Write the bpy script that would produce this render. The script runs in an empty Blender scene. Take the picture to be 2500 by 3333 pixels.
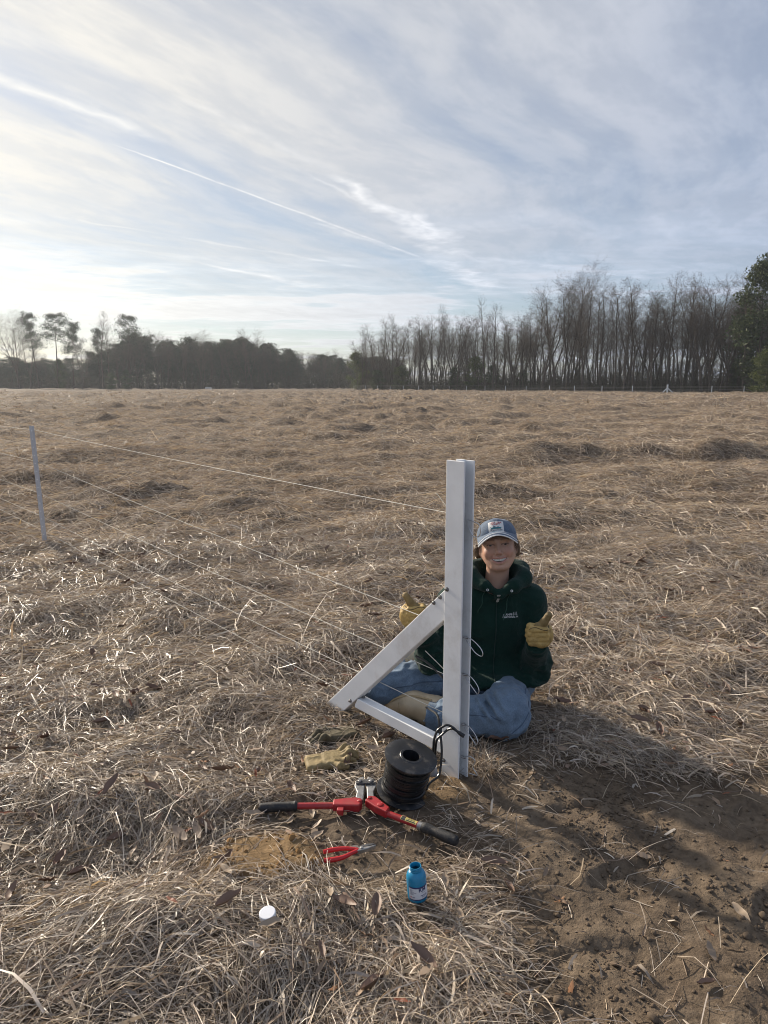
import bpy, bmesh, math, random
import numpy as np
from mathutils import Vector, Matrix, Euler, Quaternion
from mathutils.bvhtree import BVHTree

R = math.radians
scene = bpy.context.scene
COL = scene.collection

# ------------------------------------------------------------------ camera
cam_d = bpy.data.cameras.new('camera')
cam = bpy.data.objects.new('camera', cam_d)
COL.objects.link(cam)
cam.location = (0, 0, 1.45)
cam.rotation_euler = (R(90 - 10.2), 0, 0)
cam_d.sensor_fit = 'VERTICAL'
cam_d.sensor_height = 34.6
cam_d.lens = 24.0
cam_d.clip_start = 0.05
cam_d.clip_end = 4000
scene.camera = cam

# ------------------------------------------------------------------ light
SUN_AZ, SUN_EL = R(-43), R(23)          # azimuth measured from +Y towards +X
SUN = Vector((math.sin(SUN_AZ) * math.cos(SUN_EL), math.cos(SUN_AZ) * math.cos(SUN_EL), math.sin(SUN_EL)))
sl = bpy.data.lights.new('sun', 'SUN')
sl.energy = 5.0
sl.angle = R(2.2)
sl.color = (1.0, 0.89, 0.74)
so = bpy.data.objects.new('sun', sl)
COL.objects.link(so)
so.location = SUN * 60
so.rotation_euler = (-SUN).to_track_quat('-Z', 'Y').to_euler()

scene.view_settings.view_transform = 'Standard'
scene.view_settings.look = 'None'
scene.view_settings.gamma = 1.0
scene.view_settings.exposure = 0.5
scene.view_settings.use_curve_mapping = False
scene.cycles.filter_width = 1.0
scene.cycles.use_denoising = True
scene.cycles.max_bounces = 6
scene.cycles.diffuse_bounces = 1
scene.cycles.glossy_bounces = 3
scene.cycles.transmission_bounces = 4
scene.cycles.transparent_max_bounces = 6

# ------------------------------------------------------------------ sky
world = bpy.data.worlds.new('World')
scene.world = world
world.use_nodes = True
wt = world.node_tree
wt.nodes.clear()


class G:
    """tiny node-graph writer"""
    def __init__(s, tree):
        s.t = tree
    def n(s, kind, **kw):
        x = s.t.nodes.new(kind)
        for k, v in kw.items():
            setattr(x, k, v)
        return x
    def put(s, sock, v):
        if hasattr(v, 'is_output') or isinstance(v, bpy.types.NodeSocket):
            s.t.links.new(v, sock)
        elif v is not None:
            sock.default_value = v
    def m(s, op, a, b=None, c=None, clamp=False):
        x = s.n('ShaderNodeMath', operation=op, use_clamp=clamp)
        s.put(x.inputs[0], a)
        if b is not None: s.put(x.inputs[1], b)
        if c is not None: s.put(x.inputs[2], c)
        return x.outputs[0]
    def v(s, op, a, b=None):
        x = s.n('ShaderNodeVectorMath', operation=op)
        s.put(x.inputs[0], a)
        if b is not None:
            s.put(x.inputs['Scale'] if op == 'SCALE' else x.inputs[1], b)
        return x.outputs['Value'] if op in ('DOT_PRODUCT', 'LENGTH', 'DISTANCE') else x.outputs[0]
    def xyz(s, x=0.0, y=0.0, z=0.0):
        c = s.n('ShaderNodeCombineXYZ')
        for i, q in enumerate((x, y, z)): s.put(c.inputs[i], q)
        return c.outputs[0]
    def sep(s, v):
        c = s.n('ShaderNodeSeparateXYZ'); s.put(c.inputs[0], v)
        return c.outputs
    def noise(s, vec, scale, detail=4.0, rough=0.5, dist=0.0, dim='3D'):
        x = s.n('ShaderNodeTexNoise', noise_dimensions=dim)
        s.put(x.inputs['Vector'], vec)
        x.inputs['Scale'].default_value = scale
        x.inputs['Detail'].default_value = detail
        x.inputs['Roughness'].default_value = rough
        x.inputs['Distortion'].default_value = dist
        return x.outputs['Fac']
    def smooth(s, v, a, b, lo=0.0, hi=1.0):
        x = s.n('ShaderNodeMapRange', interpolation_type='SMOOTHSTEP')
        s.put(x.inputs['Value'], v)
        x.inputs['From Min'].default_value = a; x.inputs['From Max'].default_value = b
        x.inputs['To Min'].default_value = lo; x.inputs['To Max'].default_value = hi
        return x.outputs[0]
    def mix(s, f, a, b, kind='MIX'):
        x = s.n('ShaderNodeMix', data_type='RGBA', blend_type=kind)
        s.put(x.inputs[0], f); s.put(x.inputs[6], a); s.put(x.inputs[7], b)
        return x.outputs[2]


g = G(wt)
tc = g.n('ShaderNodeTexCoord')
dirv = g.v('NORMALIZE', tc.outputs['Generated'])
dx, dy, dz = g.sep(dirv)
sky = g.n('ShaderNodeTexSky', sky_type='NISHITA')
sky.sun_disc = False
sky.sun_elevation = SUN_EL
sky.sun_rotation = SUN_AZ
sky.altitude = 50
sky.air_density = 1.0
sky.dust_density = 0.35
sky.ozone_density = 1.6
zc = g.m('ADD', g.m('MAXIMUM', dz, 0.0), 0.035)
qx = g.m('DIVIDE', dx, zc)
qy = g.m('DIVIDE', dy, zc)
mu = g.v('DOT_PRODUCT', dirv, tuple(SUN))
def sk(a, b, off):
    return g.xyz(g.m('ADD', a, off * 7.3), g.m('ADD', b, off * 3.1), 0.0)


# streak frame: the cirrus lies along a wind direction 28 degrees right of the view
WA = R(29)
al = g.m('ADD', g.m('MULTIPLY', qx, math.sin(WA)), g.m('MULTIPLY', qy, math.cos(WA)))
ac = g.m('SUBTRACT', g.m('MULTIPLY', qx, math.cos(WA)), g.m('MULTIPLY', qy, math.sin(WA)))
warp = g.noise(sk(g.m('MULTIPLY', al, 0.5), g.m('MULTIPLY', ac, 0.5), 3.7), 1.0, 1, 0.5, dim='2D')
acw = g.m('ADD', ac, g.m('MULTIPLY', g.m('SUBTRACT', warp, 0.5), 0.55))
fine = g.noise(sk(g.m('MULTIPLY', al, 0.20), g.m('MULTIPLY', acw, 1.05), 1.3), 1.5, 5, 0.58, dim='2D')
broad = g.noise(sk(g.m('MULTIPLY', al, 0.16), g.m('MULTIPLY', acw, 0.34), 8.1), 1.0, 2, 0.5, dim='2D')
patch = g.noise(sk(qx, qy, 5.0), 0.33, 1, 0.5, dim='2D')
c1 = g.m('ADD', g.m('MULTIPLY', fine, 0.85), g.m('ADD', g.m('MULTIPLY', broad, 0.42), g.m('MULTIPLY', patch, 0.22)))
veil = g.smooth(c1, 0.50, 0.84)
# lower altocumulus bands, seen edge-on towards the horizon
rip = g.noise(sk(g.m('MULTIPLY', qx, 0.55), g.m('MULTIPLY', qy, 1.0), 12.0), 0.75, 5, 0.62, dim='2D')
big = g.noise(sk(g.m('MULTIPLY', qx, 0.22), g.m('MULTIPLY', qy, 0.6), 2.2), 0.55, 2, 0.5, dim='2D')
low = g.smooth(g.m('ADD', g.m('MULTIPLY', rip, 0.75), g.m('MULTIPLY', big, 0.5)), 0.55, 0.74)
low = g.m('MULTIPLY', low, g.smooth(dz, 0.30, 0.12))
ripple = g.noise(sk(g.m('MULTIPLY', al, 1.1), g.m('MULTIPLY', acw, 2.6), 4.4), 2.2, 4, 0.62, dim='2D')
ripple = g.smooth(ripple, 0.33, 0.68)
thin = g.smooth(dz, 0.10, 0.26)          # towards the horizon the high veil breaks up


def px_q(u, v):
    """sky-plane coordinates of a direction given in the photograph's pixels"""
    p = R(10.2)
    a, b = (u - 1250) / 2311, (v - 1666.5) / 2311
    x, y, z = a, math.cos(p) - b * math.sin(p), -math.sin(p) - b * math.cos(p)
    n = math.sqrt(x * x + y * y + z * z)
    z = z / n + 0.035
    return x / n / z, y / n / z


nw = g.noise(sk(qx, qy, 1.0), 3.2, 3, 0.6, dim='2D')
pf = g.smooth(g.noise(sk(qx, qy, 9.0), 3.5, 3, 0.65, dim='2D'), 0.3, 0.62, 0.25, 1.0)


def trail(p0, p1, w0, w1, strength, puff, wob):
    a = Vector(px_q(*p0)); b = Vector(px_q(*p1))
    d = b - a; L = d.length; d /= L
    off = g.m('MULTIPLY', g.m('SUBTRACT', nw, 0.5), wob)
    ex = g.m('SUBTRACT', qx, a.x); ey = g.m('SUBTRACT', qy, a.y)
    t = g.m('DIVIDE', g.m('ADD', g.m('MULTIPLY', ex, d.x), g.m('MULTIPLY', ey, d.y)), L)
    s_ = g.m('ADD', g.m('SUBTRACT', g.m('MULTIPLY', ex, d.y), g.m('MULTIPLY', ey, d.x)), off)
    w = g.m('ADD', w0, g.m('MULTIPLY', t, w1 - w0))
    core = g.m('MULTIPLY_ADD', g.m('DIVIDE', g.m('ABSOLUTE', s_), g.m('MAXIMUM', w, 0.002)), -1.0, 1.0, clamp=True)
    ends = g.m('MULTIPLY', g.smooth(t, -0.02, 0.10), g.smooth(t, 1.12, 0.9))
    return g.m('MULTIPLY', g.m('MULTIPLY', core, ends), g.m('MULTIPLY', pf, strength))


trails = [
    trail((361, 467), (1340, 828), 0.009, 0.026, 0.8, 2.0, 0.02),
    trail((-120, 205), (520, 455), 0.045, 0.05, 0.45, 3.0, 0.10),
    trail((560, 300), (1090, 560), 0.03, 0.05, 0.25, 5.0, 0.14),
    trail((1080, 560), (1480, 828), 0.05, 0.17, 1.0, 3.5, 0.24),
    trail((1335, 690), (1472, 820), 0.07, 0.15, 0.95, 4.0, 0.3),
    trail((640, 855), (1000, 928), 0.03, 0.12, 0.6, 1.2, 0.12),
    trail((1395, 842), (1610, 940), 0.10, 0.2, 0.8, 1.6, 0.4),
    trail((150, 700), (1180, 872), 0.02, 0.05, 0.35, 1.6, 0.10),
    trail((980, 560), (1560, 850), 0.015, 0.05, 0.35, 1.6, 0.08),
    trail((1500, 830), (2100, 905), 0.06, 0.10, 0.35, 1.6, 0.2),
    trail((1020, 720), (1290, 815), 0.03, 0.05, 0.4, 1.6, 0.1),
]
tr = trails[0]
for x in trails[1:]:
    tr = g.m('MAXIMUM', tr, x)
glow = g.m('POWER', g.m('MAXIMUM', mu, 0.0), 7.0)
glow2 = g.m('POWER', g.m('MAXIMUM', mu, 0.0), 1.6)
# cloud brightness follows the angle to the sun (forward scattering)
lum = g.m('ADD', 0.39, g.m('ADD', g.m('MULTIPLY', glow2, 0.15), g.m('MULTIPLY', glow, 0.22)))
lum = g.m('MULTIPLY', lum, g.m('MULTIPLY_ADD', ripple, 0.06, 0.97))
warmth = g.m('MULTIPLY', g.m('MAXIMUM', glow2, 0.0), 0.95, clamp=True)
hor = g.smooth(dz, 0.36, 0.02)
warmth = g.m('MAXIMUM', warmth, g.m('MULTIPLY', hor, g.m('ADD', 0.10, g.m('MULTIPLY', glow2, 0.75))), clamp=True)
tint = g.mix(warmth, (0.80, 0.935, 1.24, 1), (1.07, 1.0, 0.85, 1))
lum = g.m('MULTIPLY', lum, g.smooth(g.m('MULTIPLY', low, rip), 0.40, 0.75, 1.0, 0.86))
lum = g.m('MULTIPLY', lum, g.m('MULTIPLY_ADD', low, 0.26, 1.0))
ccol = g.v('SCALE', tint, lum)
cover = g.m('MAXIMUM', g.m('MULTIPLY', g.m('MULTIPLY_ADD', veil, 0.36, g.m('MULTIPLY_ADD', ripple, 0.14, 0.42)), g.m('MULTIPLY_ADD', thin, 0.3, 0.7)), g.m('MULTIPLY', low, 0.92))
skyc = g.v('SCALE', sky.outputs[0], 0.064)
bluec = g.v('MULTIPLY', skyc, (0.94, 0.98, 1.06))
mixed = g.mix(cover, bluec, ccol)
mixed = g.mix(tr, mixed, g.v('SCALE', tint, g.m('ADD', g.m('MULTIPLY', lum, 1.12), 0.10)))
bg = g.n('ShaderNodeBackground')
g.put(bg.inputs['Color'], mixed)
bg.inputs['Strength'].default_value = 1.0
out = g.n('ShaderNodeOutputWorld')
wt.links.new(bg.outputs[0], out.inputs[0])
world.cycles.sampling_method = 'MANUAL'
world.cycles.sample_map_resolution = 512

# ------------------------------------------------------------------ helpers
def ss(a, b, x):
    t = np.clip((x - a) / (b - a), 0, 1)
    return t * t * (3 - 2 * t)


def h2(ix, iy, seed):
    h = (ix.astype(np.int64) * 374761393 + iy.astype(np.int64) * 668265263 + seed * 144269504) & 0xffffffff
    h = ((h ^ (h >> 13)) * 1274126177) & 0xffffffff
    return ((h ^ (h >> 16)) & 0xffff) / 65535.0


def vn(x, y, seed=0):
    x = np.asarray(x, float); y = np.asarray(y, float)
    ix = np.floor(x); iy = np.floor(y); fx = x - ix; fy = y - iy
    fx = fx * fx * (3 - 2 * fx); fy = fy * fy * (3 - 2 * fy)
    a = h2(ix, iy, seed); b = h2(ix + 1, iy, seed); c = h2(ix, iy + 1, seed); d = h2(ix + 1, iy + 1, seed)
    return a + (b - a) * fx + (c - a) * fy + (a - b - c + d) * fx * fy


def fbm(x, y, seed=0, o=4, gain=0.5):
    s = 0; a = 1; t = 0
    for i in range(o):
        s = s + a * vn(x, y, seed + i * 17); t += a
        a *= gain; x = np.asarray(x) * 2.03 + 5.1; y = np.asarray(y) * 2.03 + 1.7
    return s / t


def vn3(x, y, z, seed=0):
    iz = np.floor(z); fz = z - iz; fz = fz * fz * (3 - 2 * fz)
    sx = iz * 37.17; sy = iz * 17.39
    a = vn(x + np.floor(sx), y + np.floor(sy), seed)
    iz1 = iz + 1; sx = iz1 * 37.17; sy = iz1 * 17.39
    b = vn(x + np.floor(sx), y + np.floor(sy), seed)
    return a + (b - a) * fz


def mesh_np(name, verts, faces, smooth=False, attrs=None):
    """faces: (n,3) or (n,4) int array"""
    me = bpy.data.meshes.new(name)
    verts = np.asarray(verts, np.float32); faces = np.asarray(faces, np.int32)
    k = faces.shape[1]
    me.vertices.add(len(verts)); me.vertices.foreach_set('co', verts.ravel())
    me.loops.add(faces.size); me.loops.foreach_set('vertex_index', faces.ravel())
    me.polygons.add(len(faces))
    me.polygons.foreach_set('loop_start', np.arange(0, faces.size, k, dtype=np.int32))
    if smooth:
        me.polygons.foreach_set('use_smooth', np.ones(len(faces), bool))
    for an, data in (attrs or {}).items():
        data = np.asarray(data, np.float32)
        if data.ndim == 1:
            a = me.attributes.new(an, 'FLOAT', 'POINT'); a.data.foreach_set('value', data)
        else:
            a = me.attributes.new(an, 'FLOAT_COLOR', 'POINT')
            if data.shape[1] == 3: data = np.c_[data, np.ones(len(data), np.float32)]
            a.data.foreach_set('color', data.ravel())
    me.update(calc_edges=True)
    me.validate()
    return me


def link(name, me, mat=None, parent=None, loc=None, rot=None):
    o = bpy.data.objects.new(name, me)
    COL.objects.link(o)
    if mat is not None and me is not None and len(me.materials) == 0:
        me.materials.append(mat)
    if parent is not None: o.parent = parent
    if loc is not None: o.location = loc
    if rot is not None: o.rotation_euler = rot
    return o


def tag(o, label=None, cat=None, group=None, kind=None):
    if label: o['label'] = label
    if cat: o['category'] = cat
    if group: o['group'] = group
    if kind: o['kind'] = kind
    return o


def empty(name, loc=(0, 0, 0)):
    o = bpy.data.objects.new(name, None)
    o.empty_display_size = 0.1
    COL.objects.link(o); o.location = loc
    return o


def kid(name, me, mat, parent):
    """mesh given in world coordinates becomes a part of `parent` (an unrotated Empty or a mesh object)"""
    o = link(name, me, mat)
    o.parent = parent
    p = parent; off = Vector((0, 0, 0))
    while p is not None:
        off += p.location; p = p.parent
    o.location = -off
    return o


class MB:
    """collects vertices / quads / tris into one mesh"""
    def __init__(s):
        s.v = []; s.f = []
    def add(s, v, f):
        b = len(s.v)
        s.v.extend([tuple(q) for q in v]); s.f.extend([tuple(i + b for i in q) for q in f])
    def box(s, c, hx, hy, hz, M=None):
        v = [Vector((x * hx, y * hy, z * hz)) for x in (-1, 1) for y in (-1, 1) for z in (-1, 1)]
        c = Vector(c)
        if M is not None: v = [M @ q for q in v]
        s.add([q + c for q in v], [(0, 1, 3, 2), (4, 6, 7, 5), (0, 4, 5, 1), (2, 3, 7, 6), (0, 2, 6, 4), (1, 5, 7, 3)])
    def tube(s, pts, rad, n=8, cap=True, flat=1.0):
        pts = [Vector(p) for p in pts]
        if not hasattr(rad, '__len__'): rad = [rad] * len(pts)
        b = len(s.v); t0 = (pts[1] - pts[0]).normalized()
        ref = Vector((0, 0, 1)) if abs(t0.z) < 0.9 else Vector((1, 0, 0))
        u = t0.cross(ref).normalized()
        for i, p in enumerate(pts):
            t = (pts[min(i + 1, len(pts) - 1)] - pts[max(i - 1, 0)])
            t = t.normalized() if t.length > 1e-9 else t0
            u = (u - t * u.dot(t)).normalized(); w = t.cross(u)
            for k in range(n):
                a = 2 * math.pi * k / n
                s.v.append(tuple(p + (u * math.cos(a) + w * math.sin(a) * flat) * rad[i]))
        for i in range(len(pts) - 1):
            for k in range(n):
                k2 = (k + 1) % n
                s.f.append((b + i * n + k, b + i * n + k2, b + (i + 1) * n + k2, b + (i + 1) * n + k))
        if cap:
            s.f.append(tuple(b + k for k in range(n))[::-1])
            e = b + (len(pts) - 1) * n
            s.f.append(tuple(e + k for k in range(n)))
    def lathe(s, prof, n=32, M=None, close=False):
        b = len(s.v)
        for (r, z) in prof:
            for k in range(n):
                a = 2 * math.pi * k / n
                q = Vector((r * math.cos(a), r * math.sin(a), z))
                s.v.append(tuple(M @ q if M is not None else q))
        m = len(prof)
        for i in range(m if close else m - 1):
            i2 = (i + 1) % m
            for k in range(n):
                k2 = (k + 1) % n
                s.f.append((b + i * n + k, b + i * n + k2, b + i2 * n + k2, b + i2 * n + k))
    def prism(s, poly, h, M):
        """2-D polygon extruded by h along local z, placed by M"""
        n = len(poly); b = len(s.v)
        for z in (0, h):
            for (x, y) in poly: s.v.append(tuple(M @ Vector((x, y, z))))
        s.f.append(tuple(b + i for i in range(n))[::-1]); s.f.append(tuple(b + n + i for i in range(n)))
        for i in range(n):
            j = (i + 1) % n
            s.f.append((b + i, b + j, b + n + j, b + n + i))
    def mesh(s, name, smooth=False, bevel=0.0, seg=2):
        me = bpy.data.meshes.new(name)
        me.from_pydata(s.v, [], s.f)
        if bevel or True:
            bm = bmesh.new(); bm.from_mesh(me)
            bmesh.ops.recalc_face_normals(bm, faces=bm.faces)
            if bevel:
                es = [e for e in bm.edges if len(e.link_faces) == 2 and e.calc_face_angle(0) > 0.6]
                bmesh.ops.bevel(bm, geom=es, offset=bevel, segments=seg, affect='EDGES', profile=0.5, clamp_overlap=True)
            bm.to_mesh(me); bm.free()
        if smooth:
            for p in me.polygons: p.use_smooth = True
            me.set_sharp_from_angle(angle=R(42))
        return me


def frame(c, ex, ey, ez):
    """matrix with the given axes as columns and origin c"""
    return Matrix(((ex[0], ey[0], ez[0], c[0]), (ex[1], ey[1], ez[1], c[1]), (ex[2], ey[2], ez[2], c[2]), (0, 0, 0, 1)))


def bez(pts, n=12):
    """Catmull-Rom through pts"""
    P = [Vector(p) for p in pts]; P = [P[0] * 2 - P[1]] + P + [P[-1] * 2 - P[-2]]
    o = []
    for i in range(1, len(P) - 2):
        for k in range(n):
            t = k / n
            a, b, c, d = P[i - 1], P[i], P[i + 1], P[i + 2]
            o.append(0.5 * ((2 * b) + (c - a) * t + (2 * a - 5 * b + 4 * c - d) * t * t + (3 * b - a - 3 * c + d) * t ** 3))
    o.append(P[-2].copy())
    return o


# ------------------------------------------------------------------ materials
def new_mat(name):
    m = bpy.data.materials.new(name); m.use_nodes = True
    t = m.node_tree; t.nodes.clear()
    k = G(t); o = k.n('ShaderNodeOutputMaterial'); b = k.n('ShaderNodeBsdfPrincipled')
    t.links.new(b.outputs[0], o.inputs[0])
    return m, k, b, o


def simple(name, col, rough=0.5, metal=0.0, var=0.12, scale=18.0, bump=0.0, bscale=120.0, spec=0.5, dirt=None, dirt_amt=0.0, coat=0.0):
    """principled with a little colour and roughness variation from object-space noise"""
    m, k, b, o = new_mat(name)
    tcn = k.n('ShaderNodeTexCoord').outputs['Object']
    n1 = k.noise(tcn, scale, 4, 0.6)
    lo = tuple(c * (1 - var) for c in col) + (1,); hi = tuple(min(1, c * (1 + var)) for c in col) + (1,)
    c = k.mix(k.smooth(n1, 0.3, 0.7), lo, hi)
    if dirt is not None:
        n2 = k.noise(tcn, scale * 0.7, 6, 0.7)
        c = k.mix(k.m('MULTIPLY', k.smooth(n2, 0.5, 0.72), dirt_amt), c, tuple(dirt) + (1,))
    k.put(b.inputs['Base Color'], c)
    k.put(b.inputs['Roughness'], k.m('ADD', rough - 0.08, k.m('MULTIPLY', n1, 0.16)))
    b.inputs['Metallic'].default_value = metal
    b.inputs['Specular IOR Level'].default_value = spec
    b.inputs['Coat Weight'].default_value = coat
    if bump:
        bn = k.n('ShaderNodeBump'); bn.inputs['Strength'].default_value = 1.0; bn.inputs['Distance'].default_value = bump
        k.put(bn.inputs['Height'], k.noise(tcn, bscale, 4, 0.6))
        k.t.links.new(bn.outputs[0], b.inputs['Normal'])
    return m


# ------------------------------------------------------------------ ground
def soil_mask(x, y):
    x = np.asarray(x, float); y = np.asarray(y, float)
    wob = (fbm(x * 3.1, y * 3.1, 5, 3) - 0.5)
    fine_ = (fbm(x * 11, y * 11, 9, 3) - 0.5)
    left = 0.24 + 0.26 * wob + 0.10 * fine_
    a = ss(-0.12, 0.24, x - left) * ss(-0.12, 0.20, (2.58 + 0.35 * wob + 0.1 * fine_ + 0.02 * x) - y)
    a = a * ss(-0.2, 0.25, 3.0 + wob - x)
    e = ((x - 0.0) / 0.46) ** 2 + ((y - 2.12) / 0.24) ** 2
    b = 0.8 * ss(1.35, 0.55, e + 1.4 * wob + 0.6 * fine_)
    e2 = ((x + 0.37) / 0.19) ** 2 + ((y - 1.97) / 0.13) ** 2
    c = 0.95 * ss(1.4, 0.6, e2 + 1.3 * wob + 0.6 * fine_)
    e3 = ((x - 0.20) / 0.14) ** 2 + ((y - 2.36) / 0.12) ** 2
    d = 0.9 * ss(1.3, 0.6, e3 + wob)
    return np.clip(np.maximum.reduce([a, b, c, d]), 0, 1)


def clay_mask(x, y):
    wob = (fbm(np.asarray(x) * 5, np.asarray(y) * 5, 15, 3) - 0.5)
    e2 = ((x + 0.38) / 0.21) ** 2 + ((y - 1.96) / 0.14) ** 2
    e3 = ((x - 0.20) / 0.13) ** 2 + ((y - 2.36) / 0.09) ** 2
    return np.maximum(ss(1.5, 0.3, e2 + 1.2 * wob), 0.6 * ss(1.4, 0.4, e3 + wob))


def gh(x, y):
    """ground height"""
    x = np.asarray(x, float); y = np.asarray(y, float)
    D = np.hypot(x, y)
    s = soil_mask(x, y)
    calm = np.exp(-(((x - 0.15) / 1.0) ** 2 + ((y - 2.6) / 0.9) ** 2))
    near = (fbm(x * 1.7, y * 2.3, 21, 4) - 0.5) * 0.20
    near *= ss(0.0, 1.0, 1 - 0.85 * calm)
    mid = (fbm(x * 0.62, y * 0.85, 33, 4, 0.55) - 0.5)
    midamp = 0.05 + 0.28 * ss(4, 11, D) + 0.30 * ss(12, 40, D)
    far = (fbm(x * 0.16, y * 0.22, 41, 3) - 0.5) * 1.0 * ss(15, 60, D)
    rid = 0.17 * np.exp(-((y - 13.6 - 0.10 * x - 1.2 * (fbm(x * 0.5, y * 0, 3, 2) - 0.5)) / 0.55) ** 2) * ss(1.5, 3.0, x) * ss(9.5, 6.5, x)
    rid = rid + 0.12 * np.exp(-((y - 19 - 0.05 * x) / 0.8) ** 2) * ss(2.5, 4.5, x) * ss(14, 10, x)
    h = near + mid * midamp * (1 - 0.9 * calm) + far * 0.5 + rid * (0.6 + 0.8 * fbm(x * 2, y * 2, 8, 3))
    tus = ss(0.50, 0.72, fbm(x * 0.75, y * 0.95, 63, 3, 0.45)) * ss(0.35, 0.6, fbm(x * 0.12, y * 0.16, 67, 2))
    h = h + tus * (0.08 * ss(5, 9, D) + 0.11 * ss(11, 22, D) + 0.10 * ss(25, 60, D))
    # dips worn into the straw on the left of the tools
    h = h - 0.07 * np.exp(-(((x + 0.75) / 0.35) ** 2 + ((y - 1.95) / 0.18) ** 2))
    h = h + 0.05 * np.exp(-(((x + 0.8) / 0.5) ** 2 + ((y - 2.28) / 0.12) ** 2))
    hs = (fbm(x * 7, y * 7, 51, 4, 0.6) - 0.5) * 0.055 + (fbm(x * 2.2, y * 2.2, 57, 2) - 0.5) * 0.05 - 0.012
    # clay heap scraped out of the hole
    hs = hs + 0.035 * clay_mask(x, y)
    # boot prints pressed into the loose soil
    for (fx, fy, fa) in ((0.62, 2.22, 0.5), (0.75, 1.93, 0.3), (1.12, 1.78, 0.75), (0.55, 1.62, 0.2), (1.25, 2.2, 0.9), (0.95, 2.38, 1.2)):
        c_, s_ = math.cos(fa), math.sin(fa)
        u = (x - fx) * c_ + (y - fy) * s_; w = -(x - fx) * s_ + (y - fy) * c_
        e = (u / 0.15) ** 2 + (w / 0.055) ** 2
        tread = 0.0022 * np.sign(np.sin(u * 210)) * (np.abs(w) < 0.045)
        hs = hs + np.where(e < 1.0, -0.008 * ss(1.0, 0.75, e) + tread * (e < 0.8), 0) + 0.006 * np.exp(-((e - 1.25) / 0.25) ** 2)
    return h * (1 - s) + (hs + 0.25 * h) * s


def axis(lo, hi, fine_lo, fine_hi, step, grow):
    a = list(np.arange(fine_lo, fine_hi + 1e-6, step))
    s = step; x = fine_hi
    while x < hi:
        s *= grow; x += s; a.append(min(x, hi))
    s = step; x = fine_lo; pre = []
    while x > lo:
        s *= grow; x -= s; pre.append(max(x, lo))
    return np.array(pre[::-1] + a)


gx = axis(-900, 900, -1.15, 1.75, 0.016, 1.030)
gy = axis(-60, 1500, 1.2, 2.9, 0.016, 1.016)
GX, GY = np.meshgrid(gx, gy)
GZ = gh(GX, GY)
nxg, nyg = len(gx), len(gy)
idx = np.arange(nxg * nyg).reshape(nyg, nxg)
gf = np.stack([idx[:-1, :-1], idx[:-1, 1:], idx[1:, 1:], idx[1:, :-1]], -1).reshape(-1, 4)
ground_me = mesh_np('ground', np.c_[GX.ravel(), GY.ravel(), GZ.ravel()], gf, True,
                    {'soil': soil_mask(GX, GY).ravel(), 'clay': clay_mask(GX, GY).ravel()})

m_ground, k, b, o = new_mat('ground_earth_and_thatch')
pos = k.n('ShaderNodeNewGeometry').outputs['Position']
asoil = k.n('ShaderNodeAttribute', attribute_name='soil').outputs['Fac']
aclay = k.n('ShaderNodeAttribute', attribute_name='clay').outputs['Fac']
n_f = k.noise(pos, 34, 6, 0.65); n_b = k.noise(pos, 3.0, 4, 0.6); n_l = k.noise(pos, 0.25, 4, 0.6)
# flattened dry grass: fine streaks in two directions
st1 = k.noise(k.v('MULTIPLY', pos, (70, 9, 20)), 1, 3, 0.6)
st2 = k.noise(k.v('MULTIPLY', pos, (12, 60, 20)), 1, 3, 0.6)
thatch = k.mix(k.smooth(k.m('MAXIMUM', st1, st2), 0.4, 0.75), (0.070, 0.052, 0.037, 1), (0.29, 0.228, 0.164, 1))
thatch = k.mix(k.smooth(n_l, 0.35, 0.7), thatch, k.v('MULTIPLY', thatch, (1.10, 1.04, 0.98)))
soilc = k.mix(k.smooth(n_f, 0.3, 0.7), (0.112, 0.084, 0.058, 1), (0.200, 0.152, 0.106, 1))
soilc = k.mix(k.smooth(n_b, 0.35, 0.7), soilc, k.v('MULTIPLY', soilc, (0.72, 0.70, 0.70)))
clayc = k.mix(k.smooth(n_f, 0.3, 0.7), (0.18, 0.118, 0.060, 1), (0.27, 0.178, 0.092, 1))
soilc = k.mix(aclay, soilc, clayc)
k.put(b.inputs['Base Color'], k.mix(k.smooth(asoil, 0.15, 0.75), thatch, soilc))
b.inputs['Roughness'].default_value = 0.92
b.inputs['Specular IOR Level'].default_value = 0.15
bn = k.n('ShaderNodeBump'); bn.inputs['Distance'].default_value = 0.012; bn.inputs['Strength'].default_value = 0.9
n_c = k.noise(pos, 130, 4, 0.7)
k.put(bn.inputs['Height'], k.m('ADD', k.m('MULTIPLY', n_f, 0.8), k.m('ADD', k.m('MULTIPLY', k.m('MULTIPLY', k.m('MAXIMUM', st1, st2), k.m('SUBTRACT', 1.0, asoil)), 0.6), k.m('MULTIPLY', n_c, 0.45))))
k.t.links.new(bn.outputs[0], b.inputs['Normal'])
ground = link('ground', ground_me, m_ground)
tag(ground, 'mown field of flattened dry straw with a bare soil patch', kind='structure')

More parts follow.
